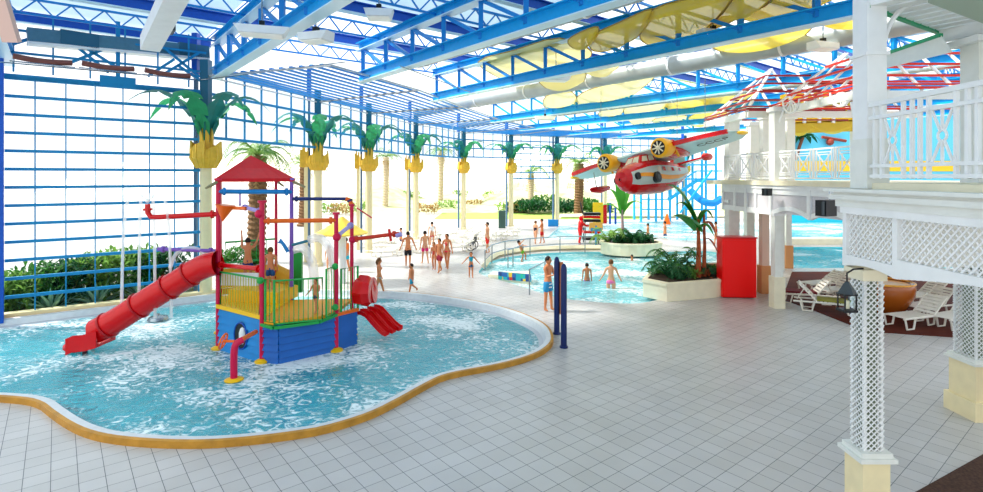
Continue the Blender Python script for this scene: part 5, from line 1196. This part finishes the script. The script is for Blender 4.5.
    if swim:
        garment('bikini_bottom', [(0, -.004, .53), sp(.56), joints['h0']+Vector((0, -.006, 0)), joints['h0'].lerp(joints['k0'], .16)+Vector((0, -.004, 0)), joints['h1']+Vector((0, -.006, 0)), joints['h1'].lerp(joints['k1'], .16)+Vector((0, -.004, 0))], [(0, 1), (0, 2), (2, 3), (0, 4), (4, 5)], [.078, .068, .072, .06, .072, .06], swim); garment('bikini_top', [sp(.715, -.04, .02), sp(.715, .04, .02)], [(0, 1)], [.085, .085], swim)
    if full:
        garment('leotard', [(0, 0, .5), sp(.62), sp(.76)], [(0, 1), (1, 2)], [.075, .066, .08], full)
    # lift so the feet stand on the ground
    for o in list(t.children): o.location.z += z0*h
    return t
DN = ((.02, .1, .12), (.02, .1, .12))
def hgt(x, yf, yt, z=0): q = G(x, yf, z); return q, (yf-yt)*q.y/F
def at(x, yf, yt, label, face, z=0, **k):
    q, hh = hgt(x, yf, yt, z); return person(label, q, hh, face, **k)
man = at(548, 311, 257, 'man in blue and white striped swim shorts standing by the navy posts with folded arms', PI+.9, arms=((.35, .05, 1.7), (.3, .05, 1.6)), shorts=('#2a8fc4', .72), la=(.12, -.05), ka=(.05, .02))
for z in (.44, .50):
    st_ = MB().lathe([(.135, z*1.77), (.137, z*1.77+.012), (.135, z*1.77+.03)], seg=20); st_.v = [Vector((v.x*1.08, v.y*.9, v.z)) for v in st_.v]; st_.build('white_stripe', M_WHITE, man, smooth=True)
at(408, 267, 232, 'man with bare back and black swim shorts walking away from the splash pool', .1, shorts=('#15181f', .85), arms=((.0, .35, .25), (.0, .35, .25)))
at(425, 264, 231, 'slim person in bright pink shorts walking behind the man in black shorts', .5, shorts=('#e8287c', .6), arms=DN, skin=M_SKIN2, la=(.2, -.2))
at(447, 269, 234, 'woman in red pink bikini walking in the group of bathers', 2.8, swim='#e2304e', shape='f', hair=M_HAIR, long_hair=True, arms=((.1, .3, .2), (.1, .25, .3)), la=(.2, -.2))
at(439.5, 272.5, 238, 'boy in red and navy swim shorts in front of the woman in bikini', 2.6, shorts=('#a02a3c', .75), arms=DN, la=(.3, -.25), ka=(.1, .3))
at(434, 270, 243, 'small child in red swimsuit at the left of the walking group', 2.9, full='#c94a3a', shape='f', arms=DN, hair=M_HAIR2)
at(411.5, 293.5, 263.5, 'boy in teal shorts stepping along the splash pool edge', 2.2, shorts=('#2596b8', .8), la=(.3, -.3), ka=(.1, .6), arms=DN)
at(379, 295, 257, 'girl in pale teal bottoms with arm stretched out by the splash pool edge', -1.3, shorts=('#5fc3cf', .25), arms=((.1, .9, .3), (.1, .6, .2)), la=(.35, -.3), ka=(.1, .5), shape='f', hair=M_HAIR2, long_hair=True)
at(471, 278, 252.5, 'small child in teal swim vest with arms held out on the pale floor', PI+.2, top='#1c9fb8', shorts=('#1a5a86', .5), arms=((.1, .7, .2), (.1, .8, .2)), la=(.1, -.1))
at(487.5, 253.5, 222.5, 'person in red shorts standing behind the end of the curved handrail', 1.9, shorts=('#ee2222', .9), arms=DN, skin=M_SKIN2, la=(.15, -.1))
at(535.5, 244, 221, 'woman in dark swimsuit left in the couple on the far shore', -.9, full='#1e2440', shape='f', arms=DN, skin=M_SKIN2, hair=M_HAIR2)
at(542, 243.5, 219, 'man in red swim shorts right in the couple on the far shore', 1.3, shorts=('#de2a2a', .8), arms=((.4, .3, .8), (.1, .1, .1)), hair=M_HAIR)
at(587, 296.5, 263.5, 'boy wading waist deep in the round pool left of the woman', .1, z=-.8, shorts=('#b07ab8', .6), arms=DN, hair=M_HAIR)
at(611, 305, 260, 'woman with bare back and pink bikini bottom wading in the round pool', -.1, z=-.8, swim='#f07ab4', shape='f', arms=((.1, .4, .5), (.1, .4, .5)), skin=M_SKIN2, hair=M_HAIR2)
at(522, 262, 240, 'child in green swim shorts leaping into the round pool behind the rail', -1.5, shorts=('#6fb82e', .6), arms=((2.2, .5, .1), (1.5, .6, .1)), la=(.9, .2), ka=(1.0, .6), skin=M_SKIN, lean=-.4)
qy = 13.75; q = P(316, 300, qy); q.z = .93; person('toddler in dark patterned trunks holding the green rails of the play tower', q, .86, PI-.3, shorts=('#3a4f66', .5), arms=((.9, .5, .6), (.4, .3, .4)), la=(.25, -.35), ka=(.1, .1), hair=M_HAIR2)
q = Vector((-6.85, 15.1, 1.32)); person('boy in navy trunks reaching up on the tower beneath the red roof', q, 1.35, .2, shorts=('#1f2f7a', .75), arms=((2.7, .1, .2), (2.3, .2, .4)), la=(.1, -.1))
q = Vector((-6.05, 14.7, 1.3)); person('boy in dark blue trunks with back turned on the upper tower deck', q, 1.15, .1, shorts=('#1f4d86', .8), arms=DN, la=(.05, -.05), hair=M_HAIR2, skin=M_SKIN)
at(329, 272, 246, 'child with bare shoulders standing under the yellow water umbrella', .3, shorts=('#d88a78', .5), arms=DN, skin=M_SKIN2, hair=M_HAIR2)
at(346, 272, 238, 'person in orange top and turquoise shorts right of the umbrella pole', 1.2, top='#ef7a2a', shorts=('#21b3d0', .7), arms=DN)
at(432, 248, 222, 'distant person in white shirt between the far columns', .4, top='#e6e8ec', shorts=('#c23b4c', .5), arms=DN, skin=M_SKIN2)
at(401, 250, 228, 'distant person in grey top behind the man in black shorts', 2.0, top='#8f98a8', shorts=('#3c4668', .8), arms=DN)
at(632, 272, 255, 'swimmer with only head and shoulders above the round pool water', 1.4, z=-.75, shorts=('#2a4a7a', .6), arms=DN)
at(665, 246, 221.5, 'swimmer in the far pale pool under the seaplane tail', 1.0, z=-.9, shorts=('#2a4a7a', .6), arms=DN, skin=M_SKIN)
at(648, 246, 223.5, 'dark haired swimmer low in the far pale pool', 1.0, z=-.9, shorts=('#2a4a7a', .6), arms=DN, skin=M_SKIN)
at(716, 246, 222, 'person in red swimsuit walking beyond the planter toward the pavilion', 1.0, full='#c8302c', arms=DN, skin=M_SKIN, shape='f')
# red statue-like figure and trolley
q = G(580, 244); tt = thing('red_costume_statue', 'glossy all red figure leaning on the dark trolley beyond the round pool', 'statue', q, -1.3)
V = [(0, 0, .9), (0, .02, 1.15), (0, .05, 1.4), (0, .05, 1.65), (-.13, .0, .85), (-.16, .1, .48), (-.17, .0, .06), (-.17, .14, .03), (.13, 0, .85), (.16, -.05, .48), (.17, -.15, .06), (.17, 0, .03), (-.22, .08, 1.4), (-.28, .3, 1.2), (-.2, .55, 1.15), (.22, .08, 1.4), (.28, .3, 1.22), (.2, .55, 1.2)]
g = skin_mesh(V, [(0, 1), (1, 2), (2, 3), (0, 4), (4, 5), (5, 6), (6, 7), (0, 8), (8, 9), (9, 10), (10, 11), (2, 12), (12, 13), (13, 14), (2, 15), (15, 16), (16, 17)], [.15, .15, .17, .13, .12, .09, .07, .06, .12, .09, .07, .06, .09, .07, .06, .09, .07, .06]); g.materials.append(M_RED)
o = bpy.data.objects.new('figure', g); C.objects.link(o); o.parent = tt; MB().ball((0, .08, 1.68), (.14, .15, .17), 12).build('head', M_RED, tt, smooth=True)
q = G(591, 243); tt = thing('equipment_trolley', 'dark trolley stacked with red and black floats beside the red figure', 'trolley', q)
for sx in (-.45, .45):
    for sy in (-.3, .3): MB().cyl((sx, sy, 0), (sx, sy, 1.5), .035, 6).build('upright', M_BLACK, tt)
for k, (z, m) in enumerate(((.3, M_BLACK), (.75, M_RED), (1.15, M_WHITE), (1.5, M_BLACK), (1.75, M_RED), (1.95, M_BLACK))): MB().box((.03*(k % 2), 0, z), (1.1, .7, .16)).build('shelf', m, tt)
MB().tube([(-.5, 0, 1.9), (-.62, 0, 2.25), (-.7, 0, 2.7)], .04, 6).build('handle', M_BLACK, tt)
q = G(596, 246); tt = thing('pool_sign', 'small yellow and blue sign board on a blue post near the round planter', 'sign', q); MB().cyl((0, 0, 0), (0, 0, 1.3), .07, 10).build('post', M_PBLUE, tt); MB().box((0, 0, 1.25), (.85, .08, .5)).build('board', mat('sand sign', '#e8b45a', .5), tt); MB().box((0, 0, 1.05), (.7, .1, .2)).build('lower_board', M_PBLUE, tt)
q = G(596, 222); tt = thing('warning_panel', 'upright yellow and red panel before the column under the seaplane float', 'panel', (q.x, 50.5, 0)); MB().box((-.2, 0, 1.0), (.95, .1, 2.0)).build('yellow_panel', M_YELB, tt); MB().box((.45, 0, .9), (.35, .1, 1.8)).build('red_panel', M_RED, tt)
for k, x in enumerate((610, 615.5)): tag(MB().cyl((0, 0, 0), (0, 0, 2.0 if k == 0 else 1.6), .1, 10).build('blue_post', M_DKBLUE), ['taller of the two blue posts behind the round planter', 'shorter of the two blue posts behind the round planter'][k], 'post').location = ((x-CX)*50/F, 50, 0)
q = G(502, 228); tag(MB().box((0, 0, .75), (.6, .5, 1.5)).build('waste_bin', mat('dark green bin', '#3c5a50', .5)), 'dark green grey waste bin beside a far palm column', 'bin').location = (q.x, q.y, 0)
q = G(535, 224); tag(MB().box((0, 0, .3), (.9, .5, .6)).build('blue_box', M_PBLUE), 'small light blue box on the ground beyond the far shore couple', 'box').location = ((553-CX)*48/F, 48, 0)
# wheelchair
q = G(472, 250); tt = thing('wheelchair', 'empty dark wheeled chair parked among white loungers in the middle', 'wheelchair', q, 1.35)
for s in (-1, 1):
    wv = MB().tube([(s*.3, .3*math.cos(a), .31+.3*math.sin(a)) for a in [2*PI*j/20 for j in range(20)]], .025, 6, closed=True).build('wheel', M_BLACK, tt, smooth=True)
    mb = MB(); [mb.cyl((s*.3, 0, .31), (s*.3, .29*math.cos(a), .31+.29*math.sin(a)), .008, 4) for a in [2*PI*j/8 for j in range(8)]]; mb.cyl((s*.27, 0, .31), (s*.33, 0, .31), .05, 8); mb.build('spokes', M_DGREY, wv)
    MB().tube([(s*.25, -.35, .95), (s*.25, -.25, .9), (s*.25, -.2, .45), (s*.25, .3, .45), (s*.25, .42, .1)], .02, 6).build('side_frame', M_DGREY, tt, smooth=True)
MB().box((0, .05, .46), (.46, .45, .04)).build('seat', M_BLACK, tt); MB().box((0, -.2, .66), (.44, .03, .32)).build('backrest', M_BLACK, tt)
# far white loungers
spots = [(372, 247), (384, 243), (392, 251), (400, 243), (416, 246), (428, 252), (441, 246), (455, 243), (458, 252), (470, 240), (478, 246), (485, 241), (462, 236), (446, 238), (430, 240), (496, 240), (508, 236), (388, 256)]
lw = ['at the far left end of the pale loungers', 'next to the far left end', 'in front of the far left pair', 'behind the man in black shorts', 'behind the person in pink shorts', 'just left of the bikini woman', 'behind the bikini woman', 'between the bikini woman and the wheelchair, farther back',
      'touching the wheelchair on its left', 'directly behind the wheelchair', 'right of the wheelchair', 'left of the person in red shorts', 'in the rear row above the wheelchair', 'in the rear row above the bikini woman', 'in the rear row above the pink shorts', 'right of the person in red shorts', 'below the dark waste bin', 'nearest the splash pool by the girl']
lp = None
for (x, y), L in zip(spots, lw):
    g_ = G(x, y); L = 'white sun lounger on the bright floor, '+L
    if lp is None: lp = lounger(L, g_, .4, 'white sun loungers on the far bright floor')
    else: dup(lp, g_, random.uniform(-.4, 1.2), L)
# ------------------------------------------------------------------ plants
def bush(name, label, loc, r, hh, n, m, cat='shrub', group=None, ll=.35, kind=None, pa=None):
    mb = MB(); lo = Vector(loc) if pa is None else Vector((0, 0, 0))
    for k in range(n):
        a = random.uniform(0, 2*PI); b = random.uniform(.15, 1.35); l = ll*random.uniform(.6, 1.2); base = Vector((r*.75*random.uniform(-1, 1), r*.75*random.uniform(-1, 1), hh*random.uniform(.0, .75)))
        d = Vector((math.cos(a)*math.cos(b), math.sin(a)*math.cos(b), math.sin(b))); s = d.cross(Vector((0, 0, 1))).normalized()*l*.14; mid = base+d*l*.5+Vector((0, 0, .05*l)); e = base+d*l-Vector((0, 0, l*.2))
        mb.add([base, mid+s, e, mid-s], [(0, 1, 2, 3)])
    o = mb.build(name, m, pa)
    if pa is None: o.location = loc; tag(o, label, cat, group, kind)
    return o
def palm(label, loc, th, r, fl_, nf, dry=0, scale=1, tm=None):
    t = thing('palm_tree', label, 'tree', loc)
    n = 40; pts = [(.15*math.sin(i/n*2), 0, th*i/n) for i in range(n+1)]; MB().tube(pts, [r*(1+.18*(i % 2)+(.3 if i < 2 else 0)) for i in range(n+1)], 14).build('trunk', tm or M_TRUNK, t)
    top = Vector(pts[-1])
    for k in range(nf):
        mb = MB(); a = 2*PI*k/nf*2.4+random.uniform(-.2, .2); e = random.uniform(.3, 1.0); frond(mb, top, a, fl_*random.uniform(.85, 1.1), fl_*.62*e, fl_*(.9-.3*e), fl_*.2, 22, w=.03*scale); mb.build('frond', M_LEAF2 if k % 3 else M_LEAF, t)
    for k in range(dry):
        mb = MB(); a = 2*PI*k/dry; frond(mb, top-Vector((0, 0, .3)), a, fl_*.45, .05, fl_*.75, fl_*.16, 14); mb.build('dry_frond', M_DRY, t)
    return t
palm('big date palm with thick scaly trunk behind the red play tower roof', ((255-CX)*27.6/F, 27.6, 0), 5.5, .40, 2.4, 26, 5)
palm('tall palm with shaggy dry fronds outside the glass behind the seaplane wing tip', ((578-CX)*59/F, 59, 0), 5.9, .45, 3.6, 20, 14)
palm('distant palm outside behind the water umbrella', ((303-CX)*48/F, 48, 0), 5.5, .4, 3.0, 16, 6)
for k, (x, Y, th) in enumerate(((385, 70, 7), (440, 75, 8), (530, 70, 5))): palm('hazy palm outside the openings, %s' % ['behind the walking children', 'between the far middle columns', 'on the green slope beyond the couple'][k], ((x-CX)*Y/F, Y, 0), th, .35, 3.2, 14, 6, tm=mat('haze paled palm bark', '#c9b79a', .9, noise=.3))  # bark colour paled to imitate overexposed haze on the distant trunks
# hedge and agaves outside the left glass wall
for k in range(9):
    q = A0+dB*(-.9+k*.68)+Vector((-.606, .796, 0))*1.6; hh = (1.3, 1.4, 1.4, 1.8, 1.9, 2.0, 2.2, 2.1, 2.0)[k]
    bush('garden_shrub', 'leafy shrub outside the left glass wall, %s from the near end' % ordw[k], (q.x, q.y, 0), 1.0, hh, 900, [M_LEAF3, M_LEAF2, M_LEAF2, M_LEAF][k % 4], 'shrub', 'shrubs outside the left glass wall', .38)
for k, s in enumerate((1.2, 2.4, 3.7)):
    q = A0+dB*s+Vector((-.629, .777, 0))*.75; t = thing('agave', ['spiky agave low behind the glass beside the dark hedge', 'large spiky agave in the middle behind the glass', 'spiky agave behind the glass near the red slide'][k], 'plant', q)
    for j in range(22):
        a = 2*PI*j/22*3.3; e = .35+.9*(j/22); mb = MB(); d = Vector((math.cos(a)*math.cos(e), math.sin(a)*math.cos(e), math.sin(e))); sd = Vector((-math.sin(a), math.cos(a), 0)); L = 1.05
        mb.add([-sd*.03, d*L*.5-sd*.07, d*L+Vector((0, 0, -.1)), d*L*.5+sd*.07, sd*.03], [(0, 4, 3, 2, 1)]); mb.build('leaf', mat('grey green agave', '#86ad92', .5), t)
tag(MB().prism([(q.x, q.y) for q in (A0-dB*8+AD*.5, A1+AD*.5, A1+AD*4, A0-dB*8+AD*4)], 0, .03).build('floor_garden', mat('garden soil', '#6c6a44', .9, noise=.4)), kind='structure')
for k, (dx, h_) in enumerate(((-2, .9), (1.5, 1.1), (5, .8))):
    q = Vector(((222+k*12-CX)*26/F, 26+k*.5, 0)); bush('low_bush', 'low green bush outside behind the play tower, %s' % ['nearest the large column', 'in the middle', 'nearest the palm trunk'][k], q, .7, h_, 300, M_LEAF, 'bush', 'low bushes behind the play tower', .35)
# hills and green slopes outside
def hill(name, pts, y0, dep, m):
    mb = MB(); vs = []; n = len(pts)
    for j in range(8):
        for (x, z) in pts: vs.append(Vector((x+random.uniform(-.6, .6), y0+dep*j/7, z*math.sin(PI*.5*j/7)+random.uniform(-.15, .15)*min(j, 1))))
    fs = [(j*n+i, j*n+i+1, (j+1)*n+i+1, (j+1)*n+i) for j in range(7) for i in range(n-1)]
    o = mb.add(vs, fs).build(name, m, smooth=True); o['kind'] = 'structure'; return o
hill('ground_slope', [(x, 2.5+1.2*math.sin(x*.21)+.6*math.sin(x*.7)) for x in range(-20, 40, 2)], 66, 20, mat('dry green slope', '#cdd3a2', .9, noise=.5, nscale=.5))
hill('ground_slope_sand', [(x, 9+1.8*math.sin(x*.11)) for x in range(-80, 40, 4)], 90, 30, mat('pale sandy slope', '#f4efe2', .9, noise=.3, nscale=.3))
for k, (x, Y, r_, hh) in enumerate(((532, 64, 2.0, 1.6), (546, 66, 2.4, 2.2), (566, 62, 2.0, 1.5), (585, 64, 2.2, 1.6), (517, 66, 1.6, 1.0), (600, 60, 1.6, 1.2))):
    bush('slope_bush', 'green bush on the slope outside, %s' % ['below the pale ridge behind the couple', 'largest, right of the couple', 'at the foot of the shaggy palm', 'right of the shaggy palm', 'leftmost by the column', 'under the red seaplane float'][k], ((x-CX)*Y/F, Y, .2), r_, hh, 500, M_LEAF if k % 2 else M_LEAF3, 'bush', 'bushes on the slope outside', .8)
for k in range(14):
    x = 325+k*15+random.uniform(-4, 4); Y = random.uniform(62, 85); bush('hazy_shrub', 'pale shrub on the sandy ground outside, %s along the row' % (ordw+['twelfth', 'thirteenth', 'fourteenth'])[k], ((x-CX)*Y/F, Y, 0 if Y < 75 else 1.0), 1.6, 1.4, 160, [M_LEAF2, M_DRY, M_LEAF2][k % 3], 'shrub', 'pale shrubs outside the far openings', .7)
tag(flat([[Vector(p) for p in [(-6, 56, 0), (16, 56, 0), (16, 66, 0), (-6, 66, 0)]]], .02).build('floor_lawn', mat('sunny lawn', '#9fc25a', .9, noise=.3, nscale=2)), kind='structure')
# planters
def planter(label, base, hgt_, top_out=0):
    t = thing('stone_planter', label, 'planter', base[0]); n = len(base); c = sum(base, Vector())/n
    mb = MB(); mb.prism([(q.x, q.y) for q in base], 0, hgt_); mb.build('planter_body', M_CREAM2, t, world=True)
    r_ = [c+(q-c)*1.02 for q in base]; i_ = [c+(q-c)*.9 for q in base]; mb = MB()
    ring(mb, r_, hgt_-.08, r_, hgt_+.03); ring(mb, r_, hgt_+.03, i_, hgt_+.03); ring(mb, i_, hgt_+.03, i_, hgt_-.03); mb.build('planter_rim', M_CREAM2, t, world=True)
    flat([i_], hgt_+.02).build('soil', M_SOIL, t, world=True); return t
pb = [G(643, 296.5), G(667, 302), G(721, 297), G(724, 286), G(700, 279), G(655, 282)]
planter('faceted cream planter with banana and ferns beside the red cabinet', pb, .62)
pf = [Vector((11.15+1.75*math.cos(a), 31.0+1.3*math.sin(a), 0)) for a in [2*PI*j/24 for j in range(24)]]; pf = [q-Vector((3.1, 0, 0)) for q in pf]
planter('round cream planter with traveller palm beyond the round pool', pf, .65)
def fernplant(name, label, loc, n, L, m, ww=.03):
    t = thing(name, label, 'plant', loc)
    for k in range(n): mb = MB(); frond(mb, (0, 0, 0), 2*PI*k/n+random.uniform(-.3, .3), L*random.uniform(.7, 1.1), L*random.uniform(.5, .9), L*.5, L*.28, 14, w=ww); mb.build('frond', m, t)
    return t
fernplant('cycad_fern', 'feathery palm fern overhanging the near planter on its pool side', up(G(668, 293), .6), 13, 1.25, M_LEAF3)
fernplant('cycad_fern', 'feathery green fern in the middle of the near planter', up(G(682, 292), .6), 11, .9, M_LEAF)
fernplant('cycad_fern', 'upright airy fern behind the others in the near planter', up(G(676, 287), .6), 10, 1.5, M_LEAF)
fernplant('cycad_fern', 'small fern at the cabinet end of the near planter', up(G(706, 292), .6), 9, .7, M_LEAF3)
for k, (x, y) in enumerate(((657, 290), (676, 296), (690, 294), (700, 293), (712, 290))): bush('ground_plant', 'low ground plant in the near planter, %s from its pool end' % ordw[k], up(G(x, y), .6), .35, .3, 130, [M_LEAF, M_LEAF3, M_LEAF2, M_STEM, M_LEAF][k], 'plant', 'ground plants in the near planter', .3)
def banana(label, loc, hh, lv, stem=M_STEM, m=M_LEAF, r=.07, sp_=.9):
    t = thing('banana_plant', label, 'plant', loc); MB().tube([(0, 0, 0), (.03, 0, hh*.5), (0, 0, hh)], [r*1.4, r, r*.7], 10).build('stem', stem, t)
    for az, l, ri, dr, w_, z in lv:
        mb = MB(); leaf(mb, (0, 0, z), az, l, ri, dr, w_, 12, 0); mb.tube([(0, 0, z-.4), (.02*math.cos(az), .02*math.sin(az), z+.05)], .03, 6); mb.build('leaf', m, t)
    return t
q = up(G(698, 294), .6); banana('tall banana plant with rusty stem in the near planter', q, 2.2, [(PI-.2, 1.2, 1.7, .1, .5, 1.9), (PI+.25, 1.1, .75, .2, .5, 1.8), (2.4, .9, 1.2, .4, .24, 1.9), (.3, .7, .9, .7, .15, 2.0), (-1, .7, .7, .8, .14, 1.7), (PI-.1, .6, .6, .2, .26, .7)], r=.08, m=mat('glossy banana green', '#3c8a34', .35, noise=.2, trans=.2))
banana('second rusty stemmed banana plant close beside the tall one', q+Vector((.28, .15, 0)), 2.4, [(.5, .7, .5, .9, .12, 1.9), (2.6, .7, .4, .9, .12, 1.7), (-.8, .6, .3, .9, .1, 1.4)], m=mat('dry pink leaf', '#c0705a', .7, trans=.3), r=.06)
q = Vector(((622-CX)*31.2/F, 31.2, .6)); banana('tall traveller palm with green paddle leaves in the round planter', q, 1.9, [(PI/2+.2, .7, 2.2, .1, .3, 1.7), (PI-.4, 1.4, .9, .5, .22, 1.6), (.4, 1.5, 1.1, .5, .22, 1.6), (PI/2+1.0, .9, 1.6, .3, .35, 1.7), (PI/2-.8, .9, 1.4, .3, .25, 1.7)], stem=mat('pale purple stem', '#a58a90', .6), r=.09, m=mat('fresh banana green', '#4fa83a', .5, trans=.4))
fernplant('cycad_fern', 'dark green cycad in the round planter right of the traveller palm', Vector(((632-CX)*31/F, 31, .6)), 14, 1.3, M_LEAF3, .05)
fernplant('cycad_fern', 'light green fern at the trolley end of the round planter', Vector(((608-CX)*31/F, 31, .6)), 11, 1.5, M_LEAF2, .04)
for k, x in enumerate((618, 626, 638, 645)): bush('ground_plant', 'dark ground plant in the round planter, %s from its trolley end' % ordw[k], Vector(((x-CX)*30.6/F, 30.6, .6)), .5, .5, 160, M_LEAF3, 'plant', 'ground plants in the round planter', .4)
# ------------------------------------------------------------------ blue slide scaffold beyond the far pool
t = thing('slide_tower', 'bright cyan steel slide tower with stairs beyond the far pool under the seaplane', 'slide tower', ((690-CX)*44/F, 52, 0))
MC = mat('cyan scaffold paint', '#27b0e2', .4); YT = 53
xs_ = [641, 656, 670, 686, 702, 716]
for x in xs_:
    for dy in (0, 2.5): MB().cyl(P(x, 215, YT+dy)*Vector((1, 1, 0)) if 0 else Vector(((x-CX)*YT/F, YT+dy, 0)), ((x-CX)*YT/F, YT+dy, 4.4 if x < 675 else 8.0), .13, 8).build('tower_post', MC, t, world=True)
for z in (1.2, 2.2, 3.2): MB().beam(((641-CX)*YT/F, YT, z), ((670-CX)*YT/F, YT, z), .12, .12).build('cross_rail', MC, t, world=True)
for z in (1.2, 4.2, 5.6, 7.6): MB().beam(((686-CX)*YT/F, YT, z), ((716-CX)*YT/F, YT, z), .14, .16).build('cross_rail', MC, t, world=True)
for dz in (0, 1.0): MB().beam(P(668, 200-dz*10, YT), P(696, 181-dz*10, YT), .25, .3 if dz == 0 else .12).build('stair_flight', MC, t, world=True)
for dz in (0, 1.0): MB().beam(P(696, 181-dz*10, YT), P(722, 181-dz*10, YT), .25, .25 if dz == 0 else .12).build('stair_landing', MC, t, world=True)
mb = MB(); 
for k in range(9): f = k/8; mb.cyl(P(668, 200, YT).lerp(P(696, 181, YT), f), P(668, 190, YT).lerp(P(696, 171, YT), f), .05, 5)
mb.build('stair_balusters', MC, t, world=True)
pts = spline([P(690, 190, YT-1), P(697, 197, YT-1.5), P(705, 202, YT-2), P(714, 203, YT-2), P(722, 198, YT-2)], 4, False); MB().tube(pts, .35, 12).build('flume', M_PBLUE, t, smooth=True, world=True)
MB().beam(P(680, 213, YT-2), P(712, 170, YT-2), .16, .16).build('brace', MC, t, world=True)
tag(MB().lathe([(.35, 0), (.3, .2), (.1, .9), (.05, 1.0)], seg=12).build('orange_cone', M_ORANGE), 'large orange cone by the cyan slide tower', 'cone').location = P(667, 215, 50)*Vector((1, 1, 0))
tag(MB().box((0, 0, .45), (1.2, .35, .9)).build('brown_board', mat('tan board', '#b98a66', .6)), 'tan box bench between the planter and the red cabinet', 'box').location = up(G(718, 287), 0)+Vector((.3, .3, 0))
# low rim walls on the far pool shore
tag(MB().tube([Vector(((x-CX)*Y/F, Y, .2)) for x, Y in ((560, 57), (620, 58), (680, 58), (725, 58))], .3, 4).build('far_kerb', M_CREAM2), 'long pale kerb along the far side of the pale pool', 'kerb')
